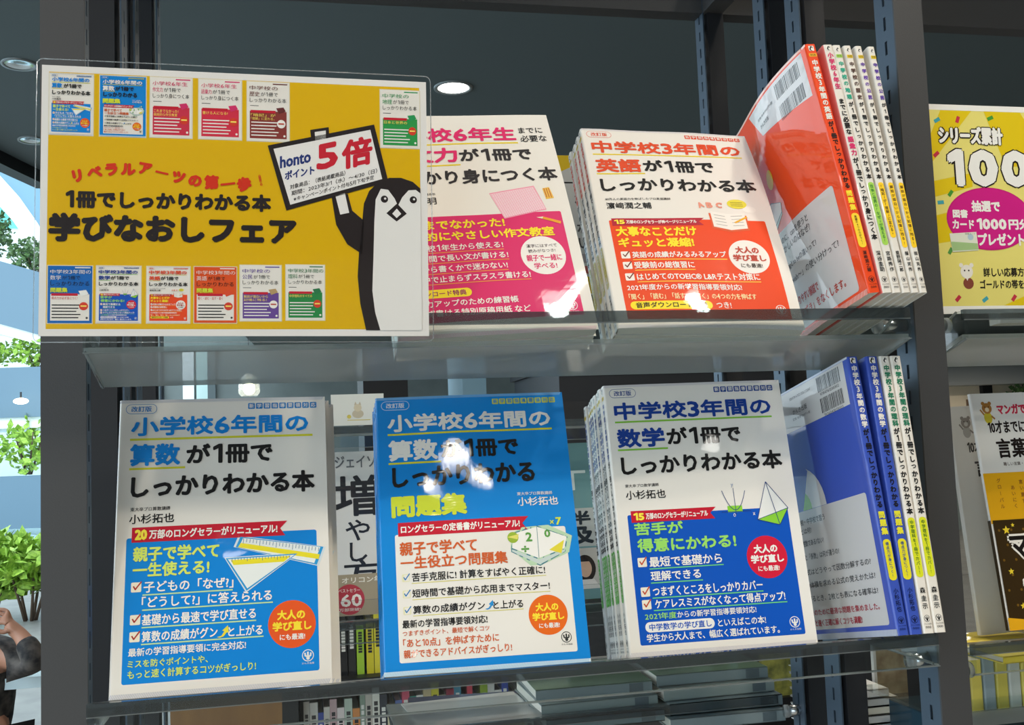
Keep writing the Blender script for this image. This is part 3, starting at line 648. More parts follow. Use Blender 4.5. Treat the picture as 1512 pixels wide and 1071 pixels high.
# ------------------------------------------------------------------ clear acrylic trays
def tray(label, x0, x1, y, z, lowfloor, slope, depth, pins=(.02, -.01, .02), back=.06, skirt=.0235):
    t = thing('acrylic_tray', label, 'display tray', ((x0+x1)/2, y, z), group='clear trays on the shelving'); h = (x1-x0)/2
    m = MB(); m.box(-h, h, 0, .004, -.0085, 0, ACBAND); m.box(-h, h, -.0002, .0004, -.0087, -.0080, ACEDGE); m.build('front_rail', t)
    m = MB(); m.box(-h, h, 0, .003, -skirt, -.0085, ACRYL); m.box(-h, h, -.0003, .0032, -skirt-.0008, -skirt, ACEDGE); m.build('front_skirt', t)
    zf = -skirt+.0035 if lowfloor else 0.0
    c, s_ = math.cos(slope), math.sin(slope); th = .0035
    p0 = (.0042, zf); p1 = (.0042+depth*c, zf-depth*s_)
    m = MB(); m.prism([p0, p1, (p1[0]-th*s_, p1[1]-th*c), (p0[0], p0[1]-th)], 0, -h, h, ACFLOOR); m.prism([(p1[0], p1[1]), (p1[0]+.0012, p1[1]), (p1[0]+.0012-th*s_, p1[1]-th*c), (p1[0]-th*s_, p1[1]-th*c)], 0, -h, h, ACEDGE); m.build('floor_panel', t)
    m = MB(); q = (p1[0]+back*s_*1.3, p1[1]+back*c); m.prism([(p1[0]-.003, p1[1]), (p1[0], p1[1]), q, (q[0]-.003, q[1])], 0, -h+.004, h-.004, ACBACK); m.build('back_panel', t)
    for sx in (-1, 1):
        m = MB(); a0, a1 = (h-.003, h) if sx > 0 else (-h, -h+.003)
        prof = [(.0005, -skirt), (.0005, -.0005), (p1[0], -.0005-max(0, (depth*s_)*(not lowfloor))), (p1[0], p1[1]-th), (.006, min(zf-th, -skirt))] if not lowfloor else [(.0005, -skirt), (.0005, -.001), (.012, -.001), (p1[0], p1[1]+.012), (p1[0], p1[1]-th)]
        m.prism(prof, 0, a0, a1, ACRYL)
        e = MB; pp = prof+[prof[0]]
        for (ya, za), (yb, zb) in zip(pp[2:], pp[3:]): m.bar(((a0+a1)/2, ya, za), ((a0+a1)/2, yb, zb), .0011, ACEDGE, 5)
        m.build('end_panel', t)
        if pins:
            m = MB(); yy, zz, gap = pins
            m.bar((sx*(h+.003), yy, zz), (sx*(h+gap), yy, zz), .0053, CHROME, 20); pin = m.build('support_pin', t)
            m = MB(); m.bar((sx*(h-.0008), yy, zz), (sx*(h+.003), yy, zz), .0064, clear('pin_cap', (.8, .85, .88), .1, haze=.35), 20); m.build('pin_cap', pin)
    return t
tray('clear acrylic tray above, holding the pink and orange books behind its lip', -.137, .4632, .709, .0931, True, R(18), .062, (.049, -.0085, .0266))
tray('clear acrylic tray below, under the three large arithmetic and mathematics books', -.1373, .4728, .716, -.1566, False, R(12), .10, (.042, -.0285, .017))
tray('clear acrylic tray in the next bay under the yellow poster', .5285, 1.13, .735, .0945, True, R(18), .062, (.023, -.0105, .0125))
tray('clear acrylic tray in the next bay under the children’s word book', .5285, 1.13, .755, -.1765, False, R(12), .10, (.006, -.0205, .0125))

# ------------------------------------------------------------------ face-out books, lower row
AC = cover_arith(); AD = cover_arith_drill(); CM = cover_math(); CE = cover_english(); CS = cover_essay()
WB = 'e8e2d8'
spA = spine_art(10, [('小学校6年間の算数', 196, 150, '0a86da'), ('が1冊でしっかりわかる本', 149, 82, INK)], ('親子で学べて一生使える!', 80, 40, '0a86da', WH), '小杉拓也')
bkA = make_book('book', 'white arithmetic book with a blue lower half, leaning leftmost on the lower tray', 'book', 10, AC, spA, None, bow=.0016, group='copies of the white arithmetic book')
put(bkA, (-.0551, .7465, -.1619), pose(.2473, .0146, -.0072))
N = Vector((0, 1, 0))
def behind(root, loc, rot, step, n, labels, jig=.0012, dx=0):
    k = Vector(loc)
    for i in range(n):
        k = k + (rot @ Vector((dx, step, 0)))
        j = Vector((random.uniform(-jig, jig), 0, 0))
        dup(root, k+rot @ j, rot, labels[i])
behind(bkA, (-.0551, .7465, -.1619), pose(.2473, .0146, -.0072), .0106, 2, ['second copy of the white arithmetic book, its edge showing right of the front one', 'rear copy of the white arithmetic book, hidden behind the other two'], .0004, .0035)
spB = spine_art(10, [('小学校6年間の算数', 196, 150, WH), ('が1冊でしっかりわかる', 149, 92, INK), ('問題集', 90, 72, 'd6e03c')], ('親子で学べて一生役立つ!', 70, 40, 'd6e03c', '1a5a8a'), '小杉拓也', WH, '0a86d6')
bkB = make_book('book', 'bright blue arithmetic workbook with a white lower box, in the middle of the lower tray', 'book', 9, AD, spB, None, '0a86d6', '0a86d6', '0a86d6', bow=.0022, cv=.0014, rip=.0004, group='copies of the blue arithmetic workbook')
rB = pose(.3287, -.0659, .0026)
put(bkB, (.1283, .7335, -.1595), rB)
behind(bkB, (.1283, .7335, -.1595), rB, .0095, 3, ['second copy of the blue arithmetic workbook, a blue sliver left of the front one', 'third copy of the blue arithmetic workbook, counted from the front', 'rearmost copy of the blue arithmetic workbook'], .0006, -.0006)
spC = spine_art(9, [('中学校3年間の数学', 196, 150, '1b3f92'), ('が1冊でしっかりわかる本', 149, 82, INK)], ('苦手が得意にかわる!', 80, 40, '5fb83c', WH), '小杉拓也')
bkC = make_book('book', 'white mathematics book with a deep blue lower half and pyramid drawing, front of its stack', 'book', 9, CM, spC, None, bow=.0014, group='copies of the white mathematics book')
rC = pose(.2105, -.0582, .0041)
put(bkC, (.311, .7426, -.1618), rC)
behind(bkC, (.311, .7426, -.1618), rC, .0094, 7, ['copy of the white mathematics book, %s behind the front one' % q for q in ('first', 'second', 'third', 'fourth', 'fifth', 'sixth')]+['rearmost copy of the white mathematics book, lowest at the left of the stack'], .0012, 0)

# ------------------------------------------------------------------ face-out books, upper row
spD = spine_art(9, [('中学校3年間の英語', 196, 150, 'e2502c'), ('が1冊でしっかりわかる本', 149, 82, INK)], ('大事なことだけギュッと凝縮!', 80, 40, 'c8b02c', WH), '濵﨑潤之輔')
bkD = make_book('book', 'white English book with an orange lower half, front of its stack on the upper tray', 'book', 8.5, CE, spD, None, bow=.0022, cv=.0055, rip=.0004, group='copies of the orange and white English book')
rD = pose(.5118, -.0095, -.0318)
put(bkD, (.3051, .7192, .0795), rD)
behind(bkD, (.3051, .7192, .0795), rD, .009, 3, ['copy of the orange and white English book just behind the front one', 'third copy of the orange and white English book, its spine edge showing left', 'rearmost copy of the orange and white English book, next to the pink book'], .001, -.0012)
bkE = make_book('book', 'white and hot pink composition book partly covered by the yellow sign', 'book', 9, CS, None, None, bow=.002, cv=.0035, rip=.0003, group='copies of the pink composition book')
rE = pose(.440, -.005, .052)
put(bkE, (.1425, .7192, .0775), rE)
behind(bkE, (.1425, .7192, .0775), rE, .0095, 2, ['second copy of the pink composition book, straight behind the front one', 'rear copy of the pink composition book'], .0004)

# ------------------------------------------------------------------ spine-out books
def back_drill_english():
    a = Art(148, 210); O = 'e5401c'
    a.grid(0, 208, 148, 210, 'f0c8b8', 1); hatch(a, 'f4d4c8', 0, 4)
    a.poly([(40, 206), (141, 206.5), (142, 168), (60, 178)], 'd8d6d4', 2)
    for k, (x0, y0) in enumerate(((98, 190), (98, 171))):
        q = random.Random(k); x = x0
        while x < x0+36: wd = q.choice((.5, .8, 1.2)); a.grid(x, y0, x+wd, y0+13, '2a2a2a', 3); x += wd+q.choice((.5, .8, 1.1))
    a.text('かんき出版', 60, 184, 78, 188, '3a3a3a', .01); a.text('定価 本体1300円+税', 58, 192, 90, 194.5, '4a4a4a', 0)
    a.grid(6, 6, 138, 93, 'cdc8c4', 2, 3)
    for t, x0, y0, x1 in (('なのに、canを使うと', 40, 82, 97), ('おかしいのはなぜ?', 40, 74, 97), ('beingとto beの違いって?', 40, 58.5, 100), ('「I wish～」の使い分けって?', 40, 46, 128)): a.text(t, x0, y0, x1, y0+6.4, '4a4444', .015)
    a.text('わかりやすい解説で', 40, 26, 87, 34, 'b83a2a', .03); a.text('「つまずき」をなくします。', 40, 14.5, 124, 22.5, 'b83a2a', .03)
    open_book(a, 46, 112, .8); a.disc(52, 140, 6.5, 'e0c83a', 4, 20, 9)
    return a
def back_drill_math():
    a = Art(148, 210); hatch(a, 'c8ccd8', 0, 4.6, base='b4bacb'); a.grid(0, 208.4, 148, 210, 'c8ccd8', 1)
    a.grid(30, 174, 141, 208.2, 'd2ceca', 2)
    for k, (x0, y0) in enumerate(((96, 194.5), (97, 177))):
        q = random.Random(k+5); x = x0
        while x < x0+37: wd = q.choice((.5, .8, 1.2)); a.grid(x, y0, x+wd, y0+12, '26262a', 3); x += wd+q.choice((.5, .8, 1.1))
        a.text('9784761230302' if k == 0 else '1926041013003', x0+3, y0-3.4, x0+34, y0-1, '3a3a3a', 0)
    a.text('かんき出版', 48, 187, 74, 191.5, '3a3a3a', .01); a.text('定価 本体1300円+税', 46, 182, 78, 184.4, '4a4a4a', 0); a.text('ISBN978-4-7612-3030-2 C6041', 46, 200, 84, 202.4, '4a4a4a', 0)
    a.grid(6, 8, 140, 105.6, 'cfcbc8', 2, 2.5)
    a.poly([(38, 105.8)]+[(38+41*math.cos(i*math.pi/16+.0), 105.8+36*math.sin(i*math.pi/16)) for i in range(0, 7)]+[(56, 137)], 'dcdad6', 4)
    a.poly([(38, 105.8)]+[(38+16*math.cos(i*math.pi/12), 105.8+16*math.sin(i*math.pi/12)) for i in range(0, 5)], '8fd43c', 5)
    for t, x0, y0, x1 in (('小学校・中学校で習う', 18, 94, 72), ('数学とは何?', 14, 86.5, 46), ('0は自然数である?ない?', 14, 76.3, 64), ('「項」と「係数」は何が違うの?', 14, 65, 86), ('2次式はどうやって因数分解するの?', 14, 52.6, 130), ('錐の体積を求める公式の覚えかたは?', 14, 42, 133), ('投げるとき、2枚とも表になる確率は?', 14, 30.8, 133)): a.text(t, x0, y0, x1, y0+5.2, '3a3a3e', .015)
    a.text('定着のために最適な問題を集めました。', 14, 19.4, 131, 24.6, 'a8283a', .025); a.text('もっと速く正確に解くコツも満載!', 14, 10.6, 103, 16.2, 'a8283a', .035)
    return a
def seriesspine(t, head, hc, tail, lab, author, **k):
    y = 196 if k.get('edition', 1) else 203
    if y > 200 and tail[0][1] == 142: tail = [(tail[0][0], 153, tail[0][2], tail[0][3])]+tail[1:]
    c = 5.9 if y < 200 else 5.5
    return spine_art(t, [(head, y, y-c*len(head), hc)]+tail, lab, author, **k)
UP = [  # thickness, X of the left bottom corner, lean, label, art, cover colours
    (9.4, .4121, .0746, 'orange red English workbook, spine outward, its back cover bulging left', seriesspine(9.4, '中学校3年間の英語', WH, [('が1冊でしっかりわかる', 142, 84, INK), ('問題集', 83, 66, 'ffe23a')], ('英語の4つの力がつく!', 64, 36, 'ffd83a', '7a5a20'), '濵﨑潤之輔', numc='3a2420', bandc='ee4b1e', edition='f0b02c'), ('ee4b1e',)*3),
    (8.4, .4228, .0503, 'white spine with pink lettering, right of the orange red workbook', seriesspine(8.4, '小学校6年生', 'd8346c', [('までに必要な', 162, 130, INK), ('語彙力', 129, 112, 'd8346c'), ('が1冊でしっかり身につく本', 111, 42, INK)], None, '深谷圭助', edition=None), (WB, WB, 'e8847a')),
    (7.2, .4314, .052, 'white spine with green lettering and a green label, third from the left', seriesspine(7.2, '中学校の地理', '2aa88a', [('が1冊でしっかりわかる本', 160, 92, INK)], ('日本と世界の「なぜ」が見える!', 90, 38, 'a8d85a', '3a8a3a'), '宮路秀作', edition='a8d85a'), (WB,)*3),
    (6.8, .4394, .0452, 'white spine with brown lettering and a yellow label, fourth from the left', seriesspine(6.8, '中学校の歴史', '5a4038', [('が1冊でしっかりわかる本', 160, 92, INK)], ('「暗記」が「理解」に変わる。', 90, 44, 'ffd22c', '7a5a20'), '重野陽二郎'), (WB,)*3),
    (6.3, .4469, .0333, 'white spine with purple lettering, left of the two alike civics books', seriesspine(6.3, '中学校の公民', '6a3fa8', [('が1冊でしっかりわかる本', 160, 92, INK)], ('解説が面白いから記憶に残る!', 90, 36, 'ffd22c', '7a5a20'), '蔭山克秀'), (WB,)*3),
    (6.2, .4539, .0124, 'white spine with purple lettering, rightmost book on the upper tray by the post', seriesspine(6.2, '中学校の公民', '5a35a0', [('が1冊でしっかりわかる本', 160, 92, INK)], ('解説が面白いから記憶に残る!', 90, 36, 'ffd22c', '7a5a20'), '蔭山克秀'), (WB,)*3)]
def spine_out(t, X, Y, z, tilt, roll, label, sp, cols, back, group, bb=None):
    b = make_book('book', label, 'book', t, None, sp, back, cols[0], cols[1], cols[2], bow=.0003, rip=0, cv=0, group=group, bow_back=bb)
    Rm = Matrix.Rotation(-tilt, 3, 'X') @ Matrix.Rotation(-roll, 3, 'Y') @ Matrix.Rotation(math.pi/2, 3, 'Z')
    # the spine's left lower corner (local -w/2, T) goes to (X, Y, z)
    off = Rm @ Vector((-.074, t/1000, 0))
    put(b, Vector((X, Y, z))-off, Rm)
for i, (t, X, ro, lab, sp, cols) in enumerate(UP):
    spine_out(t, X, .68, .1003, R(12), ro, lab, sp, cols, back_drill_english() if i == 0 else None, 'spine-out books on the upper tray', (lambda u, v: .005*math.sin(math.pi*u/.115)*(.35+.65*v/.21)*min(1, u/.01)) if i == 0 else None)
VI = '3c55b4'
LOW = [(9.4, .4194, .0145, 'indigo mathematics workbook, spine outward, its barcoded back cover showing', seriesspine(9.4, '中学校3年間の数学', WH, [('が1冊でしっかりわかる', 142, 92, INK), ('問題集', 90, 72, 'e8e03a')], ('得点力が身につく!', 69, 39, 'e8dc2c', '3a5a8a'), '小杉拓也', numc='16204a', bandc=VI, edition=None), (VI,)*3),
       (10.2, .4294, -.0153, 'second indigo mathematics workbook, between its twin and the white spines', seriesspine(10.2, '中学校3年間の数学', WH, [('が1冊でしっかりわかる', 142, 92, INK), ('問題集', 90, 72, 'e8e03a')], ('得点力が身につく!', 69, 39, 'e8dc2c', '3a5a8a'), '小杉拓也', numc='16204a', bandc=VI, edition=None), (VI,)*3),
       (8.8, .4402, -.02, 'white science spine with green lettering, beside the indigo workbook', seriesspine(8.8, '中学校3年間の理科', '2a7a5a', [('が1冊でしっかりわかる本', 142, 86, INK)], ('中学理科を1冊でカバー!', 84, 40, 'dce02c', '4a7a2a'), '森圭示', edition=None), (WB,)*3),
       (9.2, .4495, -.02, 'white science spine with green lettering, rightmost on the lower tray by the post', seriesspine(9.2, '中学校3年間の理科', '2a7a5a', [('が1冊でしっかりわかる本', 142, 86, INK)], ('中学理科を1冊でカバー!', 84, 40, 'dce02c', '4a7a2a'), '森圭示', edition=None), (WB,)*3)]
for i, (t, X, ro, lab, sp, cols) in enumerate(LOW):
    spine_out(t, X, .684, -.1487, R(11.3), ro, lab, sp, cols, back_drill_math() if i == 0 else None, 'spine-out books on the lower tray')

# ------------------------------------------------------------------ laminated sign
def sheet(mb, art, w, h, y0, base, hl=.00006):
    a = Art(w, h); a.grid(0, 0, w, h, base, 0, step=20)
    a.emit(mb, lambda u, v, hh: (u-w/2000, y0-hh, v), hl); art.emit(mb, lambda u, v, hh: (u-w/2000, y0-hh, v), hl)
def sign_art():
    a = Art(251, 178); Y = 'e2b400'
    a.grid(4.4, 4.6, 246.2, 173.6, Y, 1, step=40)
    K = '2a2222'
    th = [(AC, WH), (AD, '0a86d6'), (mini_cover('d8346c', 'd0344c', ['小学校6年生', '作文力', 'しっかり身につく本', 'これまでなかった!', '画期的な作文教室']), None), (mini_cover('d8346c', 'd8324a', ['小学校6年生', '語彙力', 'しっかり身につく本', '書ける人になる!']), None),
          (mini_cover('6a2f2f', '8a3a34', ['中学校の', '歴史', 'しっかりわかる本', '「暗記」が', '「理解」に変わる。']), None), (mini_cover('2a9a5a', '2f9a4c', ['中学校の', '地理', 'しっかりわかる本', '日本と世界の']), None),
          (mini_cover('1b5fb2', '1266b8', ['中学校3年間の', '数学', 'しっかりわかる', '得点力が必ず身につく!'], True, 'f0f0ea'), None), (CM, WH), (CE, WH), (mini_cover('e2502c', 'e2541f', ['中学校3年間の', '英語', 'しっかりわかる', '聞く・読む・話す・書く'], True), None),
          (mini_cover('5a3a98', '6a4a98', ['中学校の', '公民', 'しっかりわかる本', '解説が面白いから', '記憶に残る!'], False, 'b89a6a'), None), (mini_cover('2a7a4a', '2a8a48', ['中学校3年間の', '理科', 'しっかりわかる本', '中学理科のすべての'], False), None)]
    pos = [(4.8, 132, 27), (36, 132, 28.8), (67.6, 132.4, 26.6), (98.6, 132.4, 27.6), (130, 132.2, 27.6), (219.2, 130.6, 27), (5.4, 8.4, 27), (35, 8.6, 27.4), (66.2, 8.6, 27), (96, 8.8, 27), (125.4, 10.2, 26.6), (155.2, 10.8, 25.4)]
    for (art, bgc), (x, y, wd) in zip(th, pos):
        hh = 40.6 if y > 100 else 37.2
        a.grid(x-.5, y-.5, x+wd+.5, y+hh+.5, 'e4dcc0', 2, step=40)
        b = Art(148, 210)
        for vs, fs, col, layer in art.items: b.items.append(([(p, q*hh/wd*148/210) for p, q in vs], fs, col, layer))
        if bgc: a.grid(x, y, x+wd, y+hh, bgc, 3, step=40)
        a.place(b, x, y, wd/148, 4)
    RED = 'd8341c'                                       # waving red line
    s = 'リベラルアーツの第一歩！'; xs = [22.5+i*10.55 for i in range(len(s))]
    for i, ch in enumerate(s):
        x = xs[i]; y = 105.6+4.6*math.sin(i*.62-.15) + (2 if 3 < i < 9 else 0) - (i > 9)*2.2
        vs, fs, ax, bx, ay, by = glyphs(ch); k = 10.6; ww = k*max(bx-ax, .14)/2; hh = k*max(by-ay, .14)/2
        a.text(ch, x-ww, y-hh, x+ww, y+hh, RED, .10 if by-ay > .3 else .35, 6, .22*math.cos(i*.62-.15))
    a.text('1冊でしっかりわかる本', 15.6, 83.6, 145.6, 95.6, K, .07, 6); a.text('学びなおしフェア', 5.2, 61.4, 162.4, 80.6, K, .08, 6)
    # placard and the plain black and white bird that holds it
    a.poly([(171.6, 141), (184, 143.4), (184.6, 133), (172.6, 131)], K, 5); a.poly([(174.6, 139.6), (182, 141), (182.2, 134), (175, 133)], 'ece8e2', 6)
    a.poly([(143.4, 129.2), (214.8, 146.4), (224.2, 106.6), (155.6, 85)], K, 6); a.poly([(147.2, 127), (212.2, 142.6), (220, 108.4), (158.2, 89)], 'eeeae6', 7)
    a.poly([(185.4, 97), (196.6, 97.4), (199.4, 86), (207.5, 79), (206, 56), (196, 62.6), (188.6, 76)], K, 5); a.poly([(188.2, 96), (194.6, 98), (197.4, 84.4), (191.4, 83)], 'eeeae6', 6)
    body = [(206.3, 79.3), (207.4, 91), (211, 99.8), (217, 106), (225, 109.4), (233, 109.6), (241, 107), (246.2, 102.4), (246.2, 3.9), (208.2, 3.9), (204.4, 22), (202.8, 40.8), (204, 60)]
    a.poly(body, K, 5)
    a.poly([(217.8, 3.9), (214.4, 16), (212.6, 31), (213.6, 55), (214.4, 79), (215.4, 94), (219, 101.6), (224, 101), (228.4, 95), (230.6, 90), (233.6, 96), (238, 101), (243, 101.4), (246.2, 99), (246.2, 3.9)], 'ece9e4', 6)
    for x in (221.4, 241.2): a.disc(x, 94.4, 2.5, K, 7, 18); a.disc(x+.5, 94.8, .8, 'eeeae6', 8, 10)
    a.poly([(230, 91.6), (236.6, 84.6), (229.6, 79), (222.6, 84.6)], K, 7); a.poly([(229.8, 88), (232.8, 84.4), (229.6, 81.4), (226.6, 84.4)], 'eeeae6', 8)
    def slant(t, x, y, wd, h, c, b, ang=.245):
        vs, fs, ax, bx, ay, by = glyphs(t)
        base = Art(1, 1); base.text(t, 0, 0, wd, h, c, b, 8)
        for v, f, cc, l in base.items: a.raw([(x+p, y+q+p*math.tan(ang)) for p, q in v], f, cc, l)
    slant('honto', 151.4, 113.4, 20.6, 8.6, '2a3a7a', .05); slant('ポイント', 154.6, 105.6, 19.8, 6.2, '2a3a7a', .05); slant('5', 175.6, 112.6, 14.6, 18, 'cc2436', .07); slant('倍', 192.6, 113.6, 21, 20.5, 'cc2436', .055)
    slant('対象商品：（表紙掲載商品）', 158, 99.2, 37, 3.4, K, .02, .29); slant('期間：2023年3/1（水）～4/30（日）', 159, 95, 57.6, 3.4, K, .02, .295); slant('※キャンペーンポイント付与5月下旬予定', 160.4, 91.2, 54, 3.2, K, .02, .30)
    return a
t = thing('fair_sign', 'yellow laminated book fair sign hanging in front of the upper tray, left', 'sign', (-.0369, .7002, .0778), pose(-.0122, -.0173, -.0175))
m = MB(); sheet(m, sign_art(), 251, 178, 0, 'ebe7e2'); m.box(-.1255, .1255, .00005, .0004, 0, .178, ink('ebe7e2')); m.build('printed_sheet', t)
m = MB(); a = Art(257, 186); a.grid(0, 0, 257, 186, WH, 0, 4, 30)
for vs_, fs_, c_, l_ in a.items: m.add([(x/1000-.1285, -.00075, y/1000-.004) for x, y in vs_], fs_, POUCH)
PE = clear('pouch_rim', (.8, .83, .84), .1, haze=.25)
rim = []
for cx, cz, a0 in ((.1245, -.000, -90), (.1245, .178, 0), (-.1245, .178, 90), (-.1245, -.000, 180)):
    rim += [(cx+.004*math.cos(R(a0+k*22.5)), -.0005, cz+.004*math.sin(R(a0+k*22.5))) for k in range(5)]
for p, q in zip(rim, rim[1:]+rim[:1]): m.bar(p, q, .00035, PE, 5)
m.build('clear_pouch', t)

# ------------------------------------------------------------------ yellow poster in the next bay
def prize_art():
    a = Art(257, 182); a.grid(0, 0, 257, 182, 'ecdf7c', 1, step=60); K = '241c1a'
    for n_, P in enumerate(([(14, 177), (44, 177), (0, 128), (0, 150)], [(56, 177), (92, 177), (120, 130), (74, 128)], [(0, 60), (0, 84), (50, 96), (70, 70)], [(60, 6), (150, 40), (150, 6)], [(0, 100), (40, 110), (40, 122), (0, 114)])): a.poly(P, 'e6c81c', 2+.12*n_, 60)
    a.grid(0, 0, 257, 6.5, 'f2f0ea', 3, step=60); a.grid(0, 177, 257, 182, 'f2f0ea', 3, step=60)
    for x, y, c, r_ in ((10, 168, '4aa8b4', .5), (30, 169, 'c83a4a', 1.2), (62, 171, '4a9a3a', .4), (7, 138, 'c83a4a', .7), (18, 104, '4a9a3a', .9), (96, 106, '4aa8b4', 2), (8, 96, '4aa8b4', .1), (18, 13, 'c83a4a', .8), (44, 12, '4aa8b4', .6), (72, 13, 'c83a4a', .9), (14, 54, '5a9a4a', 1)):
        P = [(-3, -1.6), (3, -1.6), (3, 1.6), (-3, 1.6)]; a.poly([(x+p*math.cos(r_)-q*math.sin(r_), y+p*math.sin(r_)+q*math.cos(r_)) for p, q in P], c, 4)
    for b, c, l in ((.15, K, 5), (.07, 'f4f2ec', 6)):
        o = (b-.07)*15*.78
        a.text('シリーズ累計', 10-o, 147-o, 73+o, 163+o, c, b, l)
    for b, c, l in ((.145, K, 5), (.10, 'f4f2ec', 6)):
        o = (b-.10)*33*.78
        for ch, xa, xb in (('1', 17, 33), ('0', 37, 66), ('0', 69, 98)): a.text(ch, xa-o, 110-o, xb+o, 143+o, c, b, l)
    a.disc(54, 82, 41.5, 'cc1f7c', 5, 48, 27.5); a.disc(54, 82, 40.2, 'd42487', 6, 48, 26.4)
    W = 'f6f2ec'
    a.text('抽選で', 37, 88, 65, 98, W, .06, 7); a.text('図書', 18.5, 82.5, 33, 90, W, .06, 7); a.text('カード', 17.5, 73, 38.5, 81, W, .06, 7); a.text('1000', 41, 72.5, 70, 82.5, W, .09, 7); a.text('円分', 72, 72.5, 93, 82, W, .06, 7); a.text('プレゼント!', 41, 58.5, 90, 69.5, W, .06, 7)
    a.poly([(14, 69), (40, 70.5), (41, 54.5), (16, 53)], 'e8ead8', 7); a.poly([(15, 62), (40.4, 60.5), (40.8, 55.2), (16.2, 54)], 'a8c88a', 8); a.disc(34, 66, 2.8, 'b8d0da', 8, 16); a.text('図書カード', 29, 68, 38.6, 69.6, '5a6a5a', 0, 9)
    a.text('詳しい応募方法は', 44, 31.5, 97, 39.5, K, .03, 5); a.text('ゴールドの帯を見てね', 40, 21, 102, 29, K, .03, 5)
    a.disc(28, 36, 6, 'f2ece0', 5, 20); a.disc(29, 26, 5, '8a4a3a', 4, 16); a.disc(23, 41.6, 2, 'f2ece0', 5, 10); a.disc(33, 41.6, 2, 'f2ece0', 5, 10); a.disc(26, 37, .8, K, 6, 8); a.disc(30, 37, .8, K, 6, 8); a.poly([(25.6, 33), (30.4, 33), (28, 28)], 'f2ece0', 6)
    return a
t = thing('prize_poster', 'yellow poster with large white 100 and a magenta oval, right of the post', 'poster', (.5325+.1285, .772, .0955), pose(.0, 0, 0))
m = MB(); sheet(m, prize_art(), 257, 182, 0, 'f2f0ea'); m.build('printed_sheet', t)
m = MB(); m.box(-.1285, .1285, .0001, .0012, 0, .182, pbr('poster_board', 'e8e6e0', .7)); m.build('backing_board', t)
# books lying behind the poster's lip, seen through the tray
for i, (x, lab) in enumerate(((.66, 'pale paperback standing behind the yellow poster, nearer the post'), (.80, 'pale paperback standing behind the yellow poster, farther from the post'))):
    b = make_book('book', lab, 'book', 14, None, None, None, 'e4ddd2', 'e4ddd2', 'e4ddd2', w=128, h=172, group='books behind the yellow poster'); put(b, (x, .782, .088), pose(.06))

# ------------------------------------------------------------------ children's word book in the next bay
def bear(a, x, y, c, c2, body):
    K = '241c1a'
    a.disc(x, y, 5.0, c, 4, 18); a.disc(x-3.4, y+4.6, 1.8, c, 4, 10); a.disc(x+3.4, y+4.6, 1.8, c, 4, 10); a.disc(x, y-8.6, 4.2, body, 3, 18, 5.6); a.disc(x, y-1.2, 2.1, c2, 5, 12); a.disc(x-1.8, y+1.4, .55, K, 6, 6); a.disc(x+1.8, y+1.4, .55, K, 6, 6)
    a.line(x-3.5, y-6, x-7, y-1, 1.6, c, 3); a.line(x+3.5, y-7, x+6.6, y-10, 1.6, c, 3)
def word_art():
    a = Art(148, 210); K = '241c1a'
    bear(a, 15, 196, 'b07a3c', 'ecd8b4', 'd8c43c')
    a.text('マンガでわかる', 25, 190, 76, 199.5, 'd0304c', .06); a.text('10才までに覚えたい', 13, 172.5, 82, 184.5, K, .035); a.text('言葉1000', 18, 150, 78, 168, K, .035); a.text('難しい言葉・ことわざ・慣用句・四字熟語', 22, 143, 88, 146.4, '6a5a50', .01)
    a.grid(0, 92, 148, 137, 'f2b41c', 2)
    a.vtext('グローバル', 14, 133, 104, 4.4, '9a5a24', .02); a.vtext('あいにく', 27, 126, 104, 4.4, '9a5a24', .02); a.vtext('言い直す', 36, 131, 108, 4.4, '9a5a24', .02)
    a.grid(42, 98, 148, 133, 'f2ede2', 3, 1.5); a.grid(47, 102, 140, 129, 'd8d4e0', 4)
    return a
def word_obi():
    a = Art(148, 95); K = '1a1412'
    for i in range(84): a.disc(6+(i % 12)*12+(i//12 % 2)*6, 8+(i//12)*13, 1.2, '7a5a1c', 2, 8)
    for b, c, l in ((.15, 'f6f2ea', 5), (.05, K, 6)):
        o = (b-.05)*23*.78
        a.text('マンガで', 14-o, 61-o, 96+o, 84+o, c, b, l)
    a.text('シリーズ', 28, 50, 58, 57.5, 'f6f2ea', .08, 6)
    for b, c, l in ((.15, 'f6f2ea', 5), (.06, K, 6)):
        o = (b-.06)*28*.78
        a.text('100', 22-o, 18-o, 74+o, 46+o, c, b, l)
    a.poly([(0, 0), (60, 0), (14, 9), (0, 11)], 'f2b41c', 4)
    for x, y, k_ in ((13, 86, 4), (20, 90, 2), (11, 50, 3), (17, 20, 3)): a.poly([(x+k_*(1 if k % 2 == 0 else .45)*math.sin(k*math.pi/5), y+k_*(1 if k % 2 == 0 else .45)*math.cos(k*math.pi/5)) for k in range(10)], 'f6d83a', 5)
    return a
bw = make_book('book', 'white word book for children with a brown and gold wrapper, front one', 'book', 4, word_art(), None, None, 'f0ede8', 'f0ede8', 'f0ede8', bow=.001, group='word books for children', obi=(.095, '3a2a10', word_obi()))
rW = pose(R(8.5), .0, 0)
put(bw, (.5988+.075, .8038, -.1784), rW)
def word_shaded():  # inks and cover of this copy greyed to carry its shade
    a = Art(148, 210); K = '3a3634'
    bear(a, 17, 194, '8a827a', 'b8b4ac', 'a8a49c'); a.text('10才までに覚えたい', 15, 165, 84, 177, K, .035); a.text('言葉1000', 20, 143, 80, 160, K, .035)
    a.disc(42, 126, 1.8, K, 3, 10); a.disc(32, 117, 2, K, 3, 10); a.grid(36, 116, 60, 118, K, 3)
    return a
bw2 = make_book('book', 'word book without wrapper, shade painted into its greys, between the front one and the post', 'book', 5, word_shaded(), None, None, 'dcd8d0', 'dcd8d0', 'dcd8d0', bow=.002, group='word books for children')
